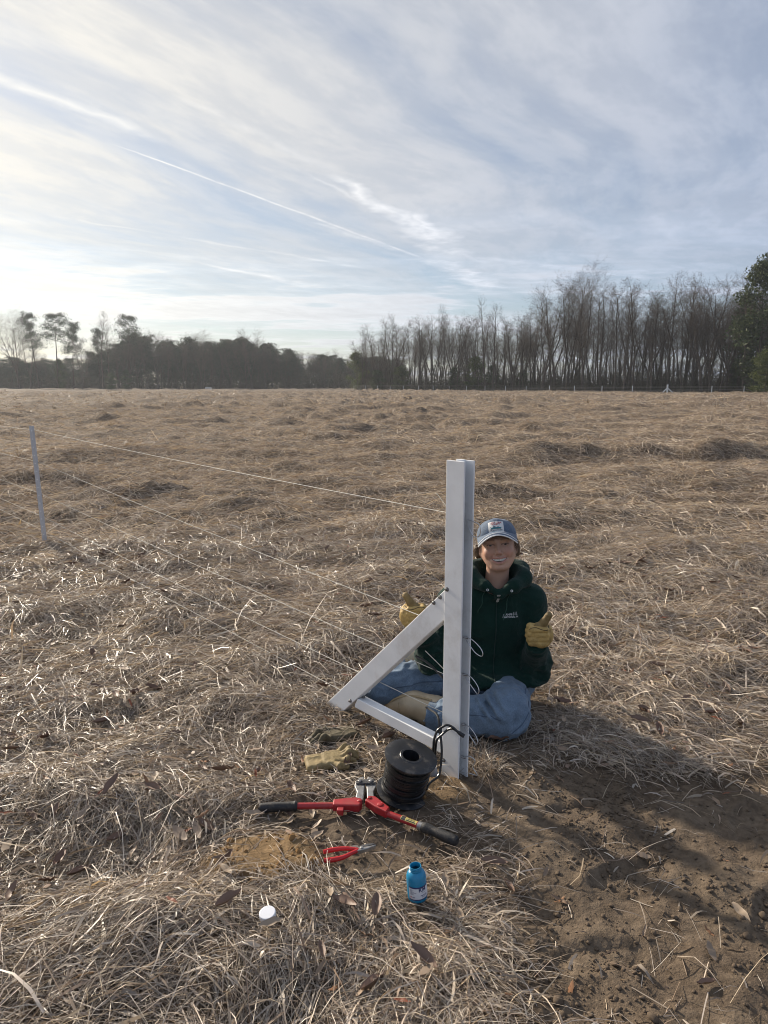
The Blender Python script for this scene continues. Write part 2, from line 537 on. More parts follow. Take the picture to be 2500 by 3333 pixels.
# ------------------------------------------------------------------ straw (stuff, scattered with geometry nodes)
m_straw, k, b, o = new_mat('dry_straw')
tone = k.n('ShaderNodeAttribute', attribute_name='tone')
oi = k.n('ShaderNodeObjectInfo')
colr = tone.outputs['Color']
pp = k.n('ShaderNodeNewGeometry').outputs['Position']
big_n = k.noise(pp, 0.9, 4, 0.6)
colr = k.mix(k.smooth(big_n, 0.30, 0.72), k.v('MULTIPLY', colr, (0.86, 0.84, 0.82)), k.v('MULTIPLY', colr, (1.10, 1.08, 1.04)))
k.put(b.inputs['Base Color'], colr)
b.inputs['Roughness'].default_value = 0.44
b.inputs['Specular IOR Level'].default_value = 0.42
tl = k.n('ShaderNodeBsdfTranslucent'); k.put(tl.inputs['Color'], k.v('MULTIPLY', colr, (1.02, 0.90, 0.70)))
mx = k.n('ShaderNodeMixShader'); mx.inputs[0].default_value = 0.22
k.t.links.new(b.outputs[0], mx.inputs[1]); k.t.links.new(tl.outputs[0], mx.inputs[2])
k.t.links.new(mx.outputs[0], o.inputs[0])

m_straw_far = m_straw.copy(); m_straw_far.name = 'dry_straw_far'
for nd_ in m_straw_far.node_tree.nodes:
    if nd_.type == 'BSDF_PRINCIPLED':
        nd_.inputs['Roughness'].default_value = 0.8; nd_.inputs['Specular IOR Level'].default_value = 0.2

PAL = np.array([(0.385, 0.315, 0.232), (0.325, 0.262, 0.195), (0.255, 0.200, 0.148), (0.350, 0.295, 0.232), (0.455, 0.392, 0.305), (0.190, 0.135, 0.092), (0.375, 0.290, 0.185), (0.285, 0.245, 0.205)])
PAL = PAL * np.array([1.07, 1.11, 1.20])
PALW = np.array([.2, .2, .16, .14, .09, .10, .06, .05])


_gxi = np.arange(len(gx)); _gyi = np.arange(len(gy))


def ghi(x, y):
    """height of the ground mesh itself (bilinear on its grid)"""
    fx = np.interp(x, gx, _gxi); fy = np.interp(y, gy, _gyi)
    ix = np.minimum(fx.astype(int), len(gx) - 2); iy = np.minimum(fy.astype(int), len(gy) - 2)
    fx = fx - ix; fy = fy - iy
    return (GZ[iy, ix] * (1 - fx) * (1 - fy) + GZ[iy, ix + 1] * fx * (1 - fy) + GZ[iy + 1, ix] * (1 - fx) * fy + GZ[iy + 1, ix + 1] * fx * fy)


def strands(rng, px, py, L0, L1, w0, w1, zmax, tilt, leafy=0.06, segs=3, spread=0.6, loose=0.45, curl=0.28, up=0.03, pale=1.0):
    """bent ribbons lying on the ground at (px, py), combed along a slowly turning direction"""
    n = len(px)
    th = 9.0 * fbm(px * 0.8, py * 0.8, 61, 2) + rng.normal(0, spread, n) + np.where(rng.random(n) < .5, np.pi, 0)
    th = np.where(rng.random(n) < loose, rng.random(n) * 6.283, th)
    L = L0 + (L1 - L0) * rng.random(n) ** 1.5
    w = w0 + (w1 - w0) * rng.random(n) ** 2
    lf = rng.random(n) < leafy
    w = np.where(lf, w * 2.4 + 0.002, w); L = np.where(lf, np.minimum(L * 0.7, 0.2 + 0.3 * L), L)
    z0 = zmax * rng.random(n) ** 1.2
    tl_ = rng.normal(0, tilt, n); tl_ = np.where(rng.random(n) < up, np.abs(rng.normal(0.5, 0.25, n)), tl_)
    arch = np.abs(rng.normal(0, 0.10, n)) * L
    cv = rng.normal(0, curl, n); kink = rng.random(n) < 0.3; kt = rng.normal(0, 0.8, n)
    roll = rng.normal(0, 0.75, n)
    m = segs + 1
    V = np.zeros((n, m, 2, 3)); x = px.copy(); y = py.copy()
    g0 = ghi(px, py)
    for i in range(m):
        t = i / segs
        ang = th + cv * (t - 0.5) + np.where(kink & (t > 0.4), kt, 0)
        gz = 0.35 * g0 + 0.65 * ghi(x, y)
        zz = np.maximum(gz, ghi(x, y)) + np.maximum(z0 + tl_ * t * L + arch * math.sin(math.pi * t), 0.0)
        dx_, dy_ = np.cos(ang), np.sin(ang)
        wid = w * (1 - 0.75 * abs(t - 0.35) ** 1.2 * np.where(lf, 1.4, 0.9)) * 0.5
        sx, sy, sz = -dy_ * np.cos(roll), dx_ * np.cos(roll), np.sin(roll)
        V[:, i, 0] = np.stack([x + sx * wid, y + sy * wid, zz + sz * wid], -1)
        V[:, i, 1] = np.stack([x - sx * wid, y - sy * wid, zz - sz * wid], -1)
        x = x + dx_ * L / segs; y = y + dy_ * L / segs
    F = ((np.arange(n) * m * 2)[:, None, None] + np.arange(segs)[None, :, None] * 2 + np.array([0, 1, 3, 2])[None, None, :]).reshape(-1, 4)
    c = PAL[rng.choice(len(PAL), n, p=PALW)] * (0.5 + 0.85 * rng.random((n, 1))) * pale * 1.35
    return V.reshape(-1, 3), F, np.repeat(c, m * 2, 0)


def stuff_mesh(name, parts, mat, label):
    V = []; F = []; C = []; b_ = 0
    for v, f, c in parts:
        V.append(v); F.append(f + b_); C.append(c); b_ += len(v)
    me = mesh_np(name, np.concatenate(V), np.concatenate(F), False, {'tone': np.concatenate(C)})
    o_ = link(name, me, mat)
    return tag(o_, label, kind='stuff')


def proto(name, parts, mat):
    V = []; F = []; C = []; b_ = 0
    for v, f, c in parts:
        V.append(v); F.append(f + b_); C.append(c); b_ += len(v)
    me = mesh_np(name, np.concatenate(V), np.concatenate(F), False, {'tone': np.concatenate(C)})
    me.materials.append(mat)
    return bpy.data.objects.new(name, me)        # not linked to the scene: only a source for scattering


def scatter(name, pts, rots, scl, ids, protos, label, cat=None):
    me = bpy.data.meshes.new(name)
    n = len(pts)
    me.vertices.add(n); me.vertices.foreach_set('co', np.asarray(pts, np.float32).ravel())
    a = me.attributes.new('rot', 'FLOAT_VECTOR', 'POINT'); a.data.foreach_set('vector', np.asarray(rots, np.float32).ravel())
    a = me.attributes.new('scl', 'FLOAT', 'POINT'); a.data.foreach_set('value', np.asarray(scl, np.float32))
    a = me.attributes.new('pid', 'INT', 'POINT'); a.data.foreach_set('value', np.asarray(ids, np.int32))
    for p in protos:
        for m_ in p.data.materials:
            if m_.name not in [q.name for q in me.materials]: me.materials.append(m_)
    ob = link(name, me)
    ng = bpy.data.node_groups.new(name + '_scatter', 'GeometryNodeTree')
    ng.interface.new_socket('Geometry', in_out='INPUT', socket_type='NodeSocketGeometry')
    ng.interface.new_socket('Geometry', in_out='OUTPUT', socket_type='NodeSocketGeometry')
    N = ng.nodes.new; Lk = ng.links.new
    gi = N('NodeGroupInput'); go = N('NodeGroupOutput'); jn = N('GeometryNodeJoinGeometry')
    for p in reversed(protos):
        oi_ = N('GeometryNodeObjectInfo'); oi_.inputs['Object'].default_value = p
        oi_.inputs['As Instance'].default_value = False
        ti = N('GeometryNodeGeometryToInstance')
        Lk(oi_.outputs['Geometry'], ti.inputs[0]); Lk(ti.outputs[0], jn.inputs[0])
    def attr(nm, t):
        q = N('GeometryNodeInputNamedAttribute'); q.data_type = t; q.inputs['Name'].default_value = nm
        return q.outputs['Attribute']
    ip = N('GeometryNodeInstanceOnPoints')
    Lk(gi.outputs[0], ip.inputs['Points']); Lk(jn.outputs[0], ip.inputs['Instance'])
    ip.inputs['Pick Instance'].default_value = True
    Lk(attr('pid', 'INT'), ip.inputs['Instance Index'])
    er = N('FunctionNodeEulerToRotation'); Lk(attr('rot', 'FLOAT_VECTOR'), er.inputs[0])
    Lk(er.outputs[0], ip.inputs['Rotation']); Lk(attr('scl', 'FLOAT'), ip.inputs['Scale'])
    Lk(ip.outputs[0], go.inputs[0])
    md = ob.modifiers.new('scatter', 'NODES'); md.node_group = ng
    tag(ob, label, cat, kind='stuff')
    return ob


def slope_rot(x, y, yaw, amt=1.0, e=0.06):
    """euler that lays an instance on the ground slope with a random yaw about the normal"""
    hx = (gh(x + e, y) - gh(x - e, y)) / (2 * e) * amt; hy = (gh(x, y + e) - gh(x, y - e)) / (2 * e) * amt
    hx = np.clip(hx, -.8, .8); hy = np.clip(hy, -.8, .8)
    nz = 1 / np.sqrt(1 + hx ** 2 + hy ** 2); n_ = np.stack([-hx * nz, -hy * nz, nz], -1)
    c, s = np.cos(yaw), np.sin(yaw)
    t = np.stack([c, s, np.zeros_like(c)], -1); t -= n_ * (t * n_).sum(-1, keepdims=True); t /= np.linalg.norm(t, axis=-1, keepdims=True)
    b_ = np.cross(n_, t)                      # columns t, b_, n_
    ry = np.arcsin(-np.clip(t[:, 2], -1, 1)); rx = np.arctan2(b_[:, 2], n_[:, 2]); rz = np.arctan2(t[:, 1], t[:, 0])
    return np.stack([rx, ry, rz], -1)


rng = np.random.default_rng(7)


def wedge(n, d0, d1, rng, half=36, power=1.0):
    """random ground points in the part of the field the camera (and a step to either side) sees"""
    u = rng.random(n); d = np.sqrt(d0 ** 2 + u * (d1 ** 2 - d0 ** 2))
    a = (rng.random(n) * 2 - 1) * R(half)
    return d * np.sin(a), d * np.cos(a)


# trodden spots where tools, boots and posts lie on thin straw
CLEAR = ((0.0965, 1.71, 0.0965, 1.82, 0.060), (-0.19, 1.96, -0.03, 2.02, 0.05), (-0.306, 1.63, -0.306, 1.66, 0.04), (-0.29, 2.50, -0.10, 2.56, 0.06), (-0.27, 2.72, -0.12, 2.77, 0.05),
         (-0.42, 2.21, 0.22, 2.05, 0.05), (0.066, 2.25, 0.066, 2.34, 0.10), (0.20, 2.45, 0.32, 2.43, 0.06), (0.0, 2.95, 0.56, 2.72, 0.10), (0.2, 3.0, 0.6, 3.05, 0.18), (-0.02, 2.95, 0.3, 3.02, 0.08))


def near_pts(n, d0, d1, half, pw=1.12):
    x, y = wedge(n, d0, d1, rng, half)
    thick = 0.45 + 0.55 * ss(0.30, 0.55, fbm(x * 2.1, y * 2.1, 71, 3))
    for (ax0, ay0, bx0, by0, rr0) in CLEAR:
        d_ = np.array([bx0 - ax0, by0 - ay0]); t0 = np.clip(((x - ax0) * d_[0] + (y - ay0) * d_[1]) / max(d_ @ d_, 1e-9), 0, 1)
        thick = np.where(np.hypot(x - ax0 - t0 * d_[0], y - ay0 - t0 * d_[1]) < rr0, thick * 0.06, thick)
    kp = rng.random(n) < np.clip(1 - pw * soil_mask(x, y), 0.0, 1) * thick
    return x[kp], y[kp]


P = []
x, y = near_pts(60000, 0.9, 3.4, 44)
P.append(strands(rng, x, y, 0.04, 0.19, 0.0012, 0.0034, 0.024, 0.05, 0.14, 3, up=0.01))
x, y = near_pts(110000, 0.9, 3.4, 44)
P.append(strands(rng, x, y, 0.015, 0.09, 0.0012, 0.0032, 0.020, 0.05, 0.16, 2, up=0.01, loose=0.6))
x, y = near_pts(1500, 0.9, 3.6, 44)
kp = ~((x > -0.55) & (x < 0.8) & (y > 1.5) & (y < 3.3)); x, y = x[kp], y[kp]
P.append(strands(rng, x, y, 0.12, 0.30, 0.0020, 0.0044, 0.035, 0.08, 0.05, 3, up=0.07, pale=1.15))
x, y = near_pts(150000, 3.3, 7.2, 40)
P.append(strands(rng, x, y, 0.05, 0.28, 0.0022, 0.0050, 0.030, 0.07, 0.10, 2))
stuff_mesh('straw_mat', P, m_straw, 'tangled mat of dry flattened straw covering the near field')
# single straws lying on the bare soil
x, y = wedge(6500, 0.9, 4.0, rng, 46)
sm = soil_mask(x, y); keep = (sm > 0.3) & (rng.random(len(x)) < 0.15 + 0.85 * ss(0.42, 0.65, fbm(x * 2.6, y * 2.6, 73, 3)))
stuff_mesh('scattered_straw', [strands(rng, x[keep], y[keep], 0.02, 0.17, 0.0014, 0.0040, 0.004, 0.04, 0.22, 3, loose=0.9)], m_straw, 'loose single straws lying on the bare brown soil')
# middle distance and far field
P = []
x, y = wedge(105000, 7.0, 16.5, rng, 38)
P.append(strands(rng, x, y, 0.08, 0.34, 0.0038, 0.0080, 0.045, 0.08, 0.06, 2, pale=1.05))
stuff_mesh('hay_litter', P, m_straw_far, 'dry brown hay lying in low mounds behind the person')
P = []
x, y = wedge(170000, 16, 46, rng, 36)
P.append(strands(rng, x, y, 0.10, 0.38, 0.007, 0.015, 0.07, 0.12, 0.0, 1, up=0.08, pale=1.15))
x, y = wedge(120000, 45, 140, rng, 35)
P.append(strands(rng, x, y, 0.16, 0.5, 0.018, 0.04, 0.12, 0.16, 0.0, 1, up=0.12, pale=1.2))
stuff_mesh('field_straw', P, m_straw_far, 'dry brown hay lying in mounds across the field behind')


def tufts(rng, cx, cy, size, nb, w):
    """standing tufts: nb leaning blades around every (cx, cy)"""
    n = len(cx) * nb
    cx = np.repeat(cx, nb); cy = np.repeat(cy, nb); size = np.repeat(size, nb); w = np.repeat(w, nb)
    a = rng.random(n) * 6.283; r = 0.3 * size * np.sqrt(rng.random(n))
    th = a + rng.normal(0, 0.6, n); L = size * (0.4 + 0.6 * rng.random(n)); ln = np.abs(rng.normal(0.75, 0.35, n))
    V = np.zeros((n, 3, 2, 3)); x0 = cx + r * np.cos(a); y0 = cy + r * np.sin(a); z0 = ghi(x0, y0) - 0.02
    for j in range(3):
        t = j / 2
        rr = L * np.sin(ln) * t ** 1.5; zz = z0 + L * t * np.cos(ln * t)
        wd = w * (1 - 0.8 * t) * 0.5
        x = x0 + np.cos(th) * rr; y = y0 + np.sin(th) * rr
        V[:, j, 0] = np.stack([x - np.sin(th) * wd, y + np.cos(th) * wd, zz], -1)
        V[:, j, 1] = np.stack([x + np.sin(th) * wd, y - np.cos(th) * wd, zz], -1)
    F = ((np.arange(n) * 6)[:, None, None] + np.arange(2)[None, :, None] * 2 + np.array([0, 1, 3, 2])[None, None]).reshape(-1, 4)
    c = PAL[rng.choice(len(PAL), n, p=PALW)] * (0.7 + 0.5 * rng.random((n, 1)))
    return V.reshape(-1, 3), F, np.repeat(c, 6, 0)


P = []
for (n, d0, d1, s0, s1, nb, w) in ((90, 5, 14, 0.08, 0.18, 40, 0.004), (420, 13, 45, 0.14, 0.32, 36, 0.010), (1300, 44, 140, 0.3, 0.62, 18, 0.035)):
    x, y = wedge(n, d0, d1, rng, 37)
    cl = fbm(x * 0.35, y * 0.35, 77, 3); keep = rng.random(len(x)) < ss(0.36, 0.6, cl)
    x, y = x[keep], y[keep]
    P.append(tufts(rng, x, y, s0 + (s1 - s0) * rng.random(len(x)) ** 1.5, nb, np.full(len(x), w)))
x = np.array([0.345, 0.40, 0.37, 0.43]); y = np.array([2.50, 2.47, 2.55, 2.54])
P.append(tufts(rng, x, y, np.array([0.13, 0.11, 0.12, 0.10]), 70, np.full(4, 0.0032)))
stuff_mesh('grass_tussocks', P, m_straw, 'tufts of standing dead grass dotted over the field')

# fallen leaves
m_leaf, k, b, o = new_mat('fallen_leaf')
tone = k.n('ShaderNodeAttribute', attribute_name='tone').outputs['Color']
k.put(b.inputs['Base Color'], tone); b.inputs['Roughness'].default_value = 0.55; b.inputs['Specular IOR Level'].default_value = 0.35
LC = [(0.20, 0.130, 0.082), (0.25, 0.175, 0.115), (0.17, 0.095, 0.062), (0.25, 0.185, 0.13), (0.33, 0.25, 0.175), (0.22, 0.145, 0.10), (0.24, 0.075, 0.035), (0.28, 0.205, 0.14), (0.19, 0.12, 0.085), (0.27, 0.135, 0.065), (0.21, 0.15, 0.105), (0.30, 0.22, 0.155)]
leaf_p = []
for i in range(12):
    L = 0.03 + 0.045 * rng.random(); W = L * (0.18 + 0.24 * rng.random()); cu = rng.normal(0, 0.35); n = 7
    V = []; 
    for j in range(n):
        t = j / (n - 1); w = W * math.sin(math.pi * min(1, t * 0.93 + 0.05)) ** 0.8 * 0.5
        zz = 0.004 + 0.18 * L * abs(cu) * (2 * t - 1) ** 2 + rng.normal(0, 0.002)
        for s_ in (-1, 0, 1):
            V.append((s_ * w, (t - 0.5) * L, zz + abs(s_) * w * (0.35 + cu)))
    F = [(j * 3 + q, j * 3 + q + 1, j * 3 + q + 4, j * 3 + q + 3) for j in range(n - 1) for q in (0, 1)]
    c = np.array(LC[i % len(LC)]) * (0.8 + 0.4 * rng.random())
    leaf_p.append(proto('leaf_source', [(np.array(V), np.array(F), np.tile(c, (len(V), 1)))], m_leaf))
x, y = wedge(4600, 0.9, 7, rng, 40)
keep = rng.random(len(x)) < (0.75 - 0.35 * soil_mask(x, y)) * ss(0.3, 0.6, fbm(x * 1.4, y * 1.4, 91, 3))
x, y = x[keep], y[keep]
rt = slope_rot(x, y, rng.random(len(x)) * 6.28) + rng.normal(0, 0.22, (len(x), 3))
scatter('fallen_leaves', np.c_[x, y, ghi(x, y) + 0.012 * (1 - soil_mask(x, y)) + 0.024 * rng.random(len(x)) * (1 - soil_mask(x, y)) + 0.003], rt, 0.7 + 0.6 * rng.random(len(x)), rng.integers(0, len(leaf_p), len(x)), leaf_p,
        'brown and reddish fallen leaves scattered over straw and soil')

# crumbs and clods of loose soil
m_clod = simple('soil_clod', (0.125, 0.094, 0.067), 0.95, var=0.15, scale=2, spec=0.1)
m_clay = simple('clay_clod', (0.24, 0.140, 0.060), 0.95, var=0.15, scale=2, spec=0.1)
clod_p = []
for mm in (m_clod, m_clay):
    for i in range(5):
        bm = bmesh.new(); bmesh.ops.create_icosphere(bm, subdivisions=2, radius=1)
        sd = rng.random(3) * 20
        V = np.array([v.co[:] for v in bm.verts])
        dsp = 0.55 + 0.9 * vn3(V[:, 0] * 1.8 + sd[0], V[:, 1] * 1.4 + sd[1], V[:, 2] * 1.4 + sd[2] + 9, 3)
        V = V * dsp[:, None] * np.array([1, 0.8 + 0.3 * rng.random(), 0.62])
        F = np.array([[v.index for v in f.verts] for f in bm.faces]); bm.free()
        me = mesh_np('clod_source', V, F, False); me.materials.append(mm)
        clod_p.append(bpy.data.objects.new('clod_source', me))
x, y = wedge(34000, 0.9, 3.2, rng, 46)
sm = soil_mask(x, y); keep = (sm > 0.25) & (rng.random(len(x)) < 0.12 + ss(0.45, 0.62, fbm(x * 4, y * 4, 101, 3)))
x, y = x[keep], y[keep]
sz = 0.0020 + 0.0062 * rng.random(len(x)) ** 3.2 + np.where(rng.random(len(x)) < 0.004, 0.009, 0)
ids = rng.integers(0, 5, len(x)) + 5 * (rng.random(len(x)) < clay_mask(x, y))
scatter('soil_crumbs', np.c_[x, y, ghi(x, y) + sz * 0.25], rng.random((len(x), 3)) * 6.28 * np.array([0.1, 0.1, 1]), sz, ids, clod_p,
        'crumbs and small clods of loose brown soil')

# ------------------------------------------------------------------ trees
def tubes_np(segs, sides):
    """segs: list of (p0, p1, r0, r1) -> arrays"""
    if not segs: return np.zeros((0, 3)), np.zeros((0, 4), int)
    A = np.array([s_[0] for s_ in segs]); B = np.array([s_[1] for s_ in segs]); r0 = np.array([s_[2] for s_ in segs]); r1 = np.array([s_[3] for s_ in segs])
    t = B - A; t /= np.maximum(np.linalg.norm(t, axis=1, keepdims=True), 1e-9)
    ref = np.where(np.abs(t[:, 2:3]) < 0.9, np.array([[0, 0, 1.0]]), np.array([[1.0, 0, 0]]))
    u = np.cross(t, ref); u /= np.linalg.norm(u, axis=1, keepdims=True); w = np.cross(t, u)
    V = []
    for P_, r_ in ((A, r0), (B, r1)):
        for k_ in range(sides):
            an = 2 * math.pi * k_ / sides
            V.append(P_ + (u * math.cos(an) + w * math.sin(an)) * r_[:, None])
    V = np.stack(V, 1)
    n = len(A); f = []
    for k_ in range(sides):
        k2 = (k_ + 1) % sides
        f.append([k_, k2, sides + k2, sides + k_])
    F = (np.arange(n)[:, None, None] * (2 * sides) + np.array(f)[None]).reshape(-1, 4)
    return V.reshape(-1, 3), F


def cat_np(parts):
    V = []; F = []; b_ = 0
    for v, f in parts:
        if len(v) == 0: continue
        V.append(v); F.append(f + b_); b_ += len(v)
    return np.concatenate(V), np.concatenate(F)


def bare_tree(seed, H, spread=0.5, first=0.28, lean=0.03, fork=False, tw=1.0):
    rd = random.Random(seed)
    trunk = []; lim = [[], [], []]
    def vec(s_=1.0): return Vector((rd.gauss(0, s_), rd.gauss(0, s_), rd.gauss(0, s_)))
    def grow(p, d, L, r, lev, n):
        """a limb as a chain of segments with side shoots"""
        pts = [p.copy()]; segL = L / n; dd = d.normalized()
        for i in range(n):
            dd = (dd + vec(0.045 if lev == 0 else 0.10 + 0.04 * lev) + Vector((0, 0, 0.12 if lev < 2 else 0.04))).normalized()
            q = pts[-1] + dd * segL
            ra = r * (1 - i / n * 0.85); rb = r * (1 - (i + 1) / n * 0.85)
            (trunk if lev == 0 else lim[min(lev - 1, 2)]).append((pts[-1][:], q[:], ra, rb))
            pts.append(q)
            f_ = (i + 1) / n
            if lev < 3:
                k_ = {0: (3 if f_ > first else 1 if f_ > 0.12 else 0), 1: 2, 2: 3}[lev]
                if lev == 0 and f_ > 0.45: k_ = 4
                for _ in range(k_):
                    if lev and rd.random() < 0.18: continue
                    az = rd.random() * 6.283
                    side = Vector((math.cos(az), math.sin(az), 0))
                    side = (side - dd * side.dot(dd)).normalized()
                    ang = {0: 0.75, 1: 0.8, 2: 0.85}[lev] * (0.7 + 0.5 * rd.random())
                    nd_ = dd * math.cos(ang) + side * math.sin(ang)
                    sc_ = {0: spread * (1.15 - 0.65 * f_) * (1 if f_ > first else 0.45), 1: 0.50, 2: 0.48}[lev]
                    ln = (H * 0.62 if lev == 0 else L) * sc_ * (0.65 + 0.6 * rd.random())
                    grow(q, nd_, ln, max(rb * 0.5, 0.009 * tw), lev + 1, {0: 5, 1: 3, 2: 2}[lev])
        return pts
    r = H * 0.0105
    d0 = Vector((rd.gauss(0, lean), rd.gauss(0, lean), 1))
    if fork:
        pts = []
        p = Vector((0, 0, -0.3)); q = Vector((rd.gauss(0, .2), rd.gauss(0, .2), H * 0.22))
        trunk.append((p[:], q[:], r * 1.5, r * 1.15))
        for s_ in range(3):
            az = s_ * 2.1 + rd.random()
            grow(q, Vector((math.cos(az) * 0.34, math.sin(az) * 0.34, 1)), H * 0.78, r * 0.85, 0, 8)
    else:
        grow(Vector((0, 0, -0.3)), d0, H, r, 0, 12)
    tv = tubes_np(trunk, 7)
    cv = cat_np([tubes_np(lim[0], 4), tubes_np(lim[1], 3), tubes_np(lim[2], 3)])
    return tv, cv


def leaf_cloud(rng, centres, radii, per, size, elong=1.0, droop=0.0):
    """small leaf faces spread through ellipsoidal clumps"""
    V = []; n = 0
    C = np.repeat(centres, per, 0); Rr = np.repeat(radii, per, 0)
    N_ = len(C)
    d = rng.normal(0, 1, (N_, 3)); d /= np.linalg.norm(d, axis=1, keepdims=True)
    p = C + d * Rr * (rng.random((N_, 1)) ** 0.45)
    a = rng.normal(0, 1, (N_, 3)); a[:, 2] = a[:, 2] * 0.6 - droop; a /= np.linalg.norm(a, axis=1, keepdims=True)
    b_ = rng.normal(0, 1, (N_, 3)); b_ -= a * (a * b_).sum(1, keepdims=True); b_ /= np.linalg.norm(b_, axis=1, keepdims=True)
    s_ = size * (0.5 + rng.random((N_, 1)))
    V = np.stack([p - a * s_ * elong, p - b_ * s_ * 0.5, p + a * s_ * elong, p + b_ * s_ * 0.5], 1).reshape(-1, 3)
    F = np.arange(N_ * 4).reshape(-1, 4)
    return V, F


def pine(seed, H, bare=0.55, width=0.16):
    rd = random.Random(seed); rng_ = np.random.default_rng(seed)
    trunk = []; limbs = []; cen = []; rad = []
    p = Vector((0, 0, -0.3)); d = Vector((rd.gauss(0, .02), rd.gauss(0, .02), 1)); n = 12
    for i in range(n):
        d = (d + Vector((rd.gauss(0, .02), rd.gauss(0, .02), 0.05))).normalized()
        q = p + d * H / n
        ra = H * 0.011 * (1 - 0.85 * i / n); rb = H * 0.011 * (1 - 0.85 * (i + 1) / n)
        trunk.append((p[:], q[:], ra, rb))
        f_ = (i + 1) / n
        if f_ > bare:
            for _ in range(6):
                az = rd.random() * 6.283; fc = (f_ - bare) / (1 - bare)
                ln = H * width * (1.15 - 0.75 * fc) * (0.5 + 0.8 * rd.random())
                e = q + Vector((math.cos(az) * ln, math.sin(az) * ln, ln * (0.15 + 0.35 * rd.random()))) - d * rd.random() * H / n
                limbs.append((q[:], e[:], ra * 0.4, 0.02))
                for t in (0.6, 1.0):
                    cc = q.lerp(e, t); cen.append((cc.x, cc.y, cc.z + 0.2)); s_ = ln * 0.36 + 0.5
                    rad.append((s_, s_, s_ * 0.75))
        elif f_ > 0.25 and rd.random() < 0.6:
            az = rd.random() * 6.283; ln = H * 0.06 * (0.4 + rd.random())
            limbs.append((q[:], (q + Vector((math.cos(az) * ln, math.sin(az) * ln, ln * 0.3)))[:], ra * 0.2, 0.01))
        p = q
    cen.append((p.x, p.y, p.z)); rad.append((0.5, 0.5, 0.6))
    tv = tubes_np(trunk, 7)
    cv = cat_np([tubes_np(limbs, 4), leaf_cloud(rng_, np.array(cen), np.array(rad), 120, 0.115, 1.0)])
    return tv, cv


def dense_evergreen(seed, H, width, low=0.05, leaf=0.13):
    rng_ = np.random.default_rng(seed)
    n = 46; t = rng_.random(n) ** 0.8
    prof = np.sin(np.clip(t * 0.9 + 0.12, 0, 1) * math.pi) ** 0.6
    az = rng_.random(n) * 6.283; rr = width * prof * (0.35 + 0.55 * rng_.random(n))
    cen = np.stack([rr * np.cos(az), rr * np.sin(az), H * (low + (0.96 - low) * t)], 1)
    s_ = width * (0.28 + 0.25 * rng_.random(n)); rad = np.stack([s_, s_, s_ * 0.8], 1)
    tv = tubes_np([((0, 0, -0.3), (0, 0, H * 0.5), H * 0.014, H * 0.008), ((0, 0, H * 0.5), (0, 0, H * 0.9), H * 0.008, 0.02)], 7)
    lim = [((0, 0, max(0.3, c[2] - s2)), tuple(c), 0.05, 0.015) for c, s2 in zip(cen, s_)]
    cv = cat_np([tubes_np(lim, 3), leaf_cloud(rng_, cen, rad, 190, leaf, 0.9)])
    return tv, cv


m_bark = simple('grey_bark', (0.105, 0.085, 0.068), 0.9, var=0.3, scale=3, spec=0.15)
m_twig = simple('bare_twig', (0.110, 0.084, 0.064), 0.85, var=0.25, scale=0.6, spec=0.15)
m_pbark = simple('pine_bark', (0.085, 0.062, 0.048), 0.9, var=0.3, scale=3, spec=0.15)


def leaf_mat(name, c1, c2, tr=0.25):
    m, k, b, o = new_mat(name)
    n = k.noise(k.n('ShaderNodeNewGeometry').outputs['Position'], 0.8, 3, 0.6)
    c = k.mix(k.smooth(n, 0.35, 0.65), c1 + (1,), c2 + (1,))
    k.put(b.inputs['Base Color'], c); b.inputs['Roughness'].default_value = 0.6; b.inputs['Specular IOR Level'].default_value = 0.25
    t_ = k.n('ShaderNodeBsdfTranslucent'); k.put(t_.inputs['Color'], c)
    mx = k.n('ShaderNodeMixShader'); mx.inputs[0].default_value = tr
    k.t.links.new(b.outputs[0], mx.inputs[1]); k.t.links.new(t_.outputs[0], mx.inputs[2]); k.t.links.new(mx.outputs[0], o.inputs[0])
    return m


m_needle = leaf_mat('pine_needles', (0.030, 0.042, 0.022), (0.052, 0.065, 0.030), 0.15)
m_cedar = leaf_mat('cedar_foliage', (0.040, 0.055, 0.022), (0.075, 0.095, 0.035), 0.2)
m_holly = leaf_mat('broadleaf_evergreen', (0.065, 0.085, 0.025), (0.12, 0.135, 0.04), 0.3)
m_brush = leaf_mat('brush_leaves', (0.060, 0.050, 0.032), (0.088, 0.076, 0.042), 0.2)


def tree_meshes(name, tv, cv):
    return mesh_np(name + '_trunk', tv[0], tv[1], True), mesh_np(name + '_crown', cv[0], cv[1])


BARE = [tree_meshes('bare', *bare_tree(100 + i, 20, sp_, fi_, 0.03, fk_)) for i, (sp_, fi_, fk_) in enumerate(
    ((0.34, 0.35, False), (0.42, 0.28, False), (0.30, 0.42, False), (0.40, 0.3, True), (0.36, 0.36, False), (0.27, 0.45, False), (0.38, 0.25, True)))]
BIG = tree_meshes('spreading', *bare_tree(333, 20, 0.60, 0.18, 0.02, True))
PINES = [tree_meshes('pine', *pine(200 + i, 18, b_, w_)) for i, (b_, w_) in enumerate(((0.55, 0.19), (0.5, 0.17), (0.62, 0.22), (0.40, 0.16)))]
PYR = [tree_meshes('round_pine', *dense_evergreen(260 + i, 14, w_, 0.16, 0.17)) for i, w_ in enumerate((2.9, 3.5))]
CEDAR = [tree_meshes('cedar', *dense_evergreen(300 + i, 10, w_)) for i, w_ in enumerate((2.2, 1.7, 2.8))]


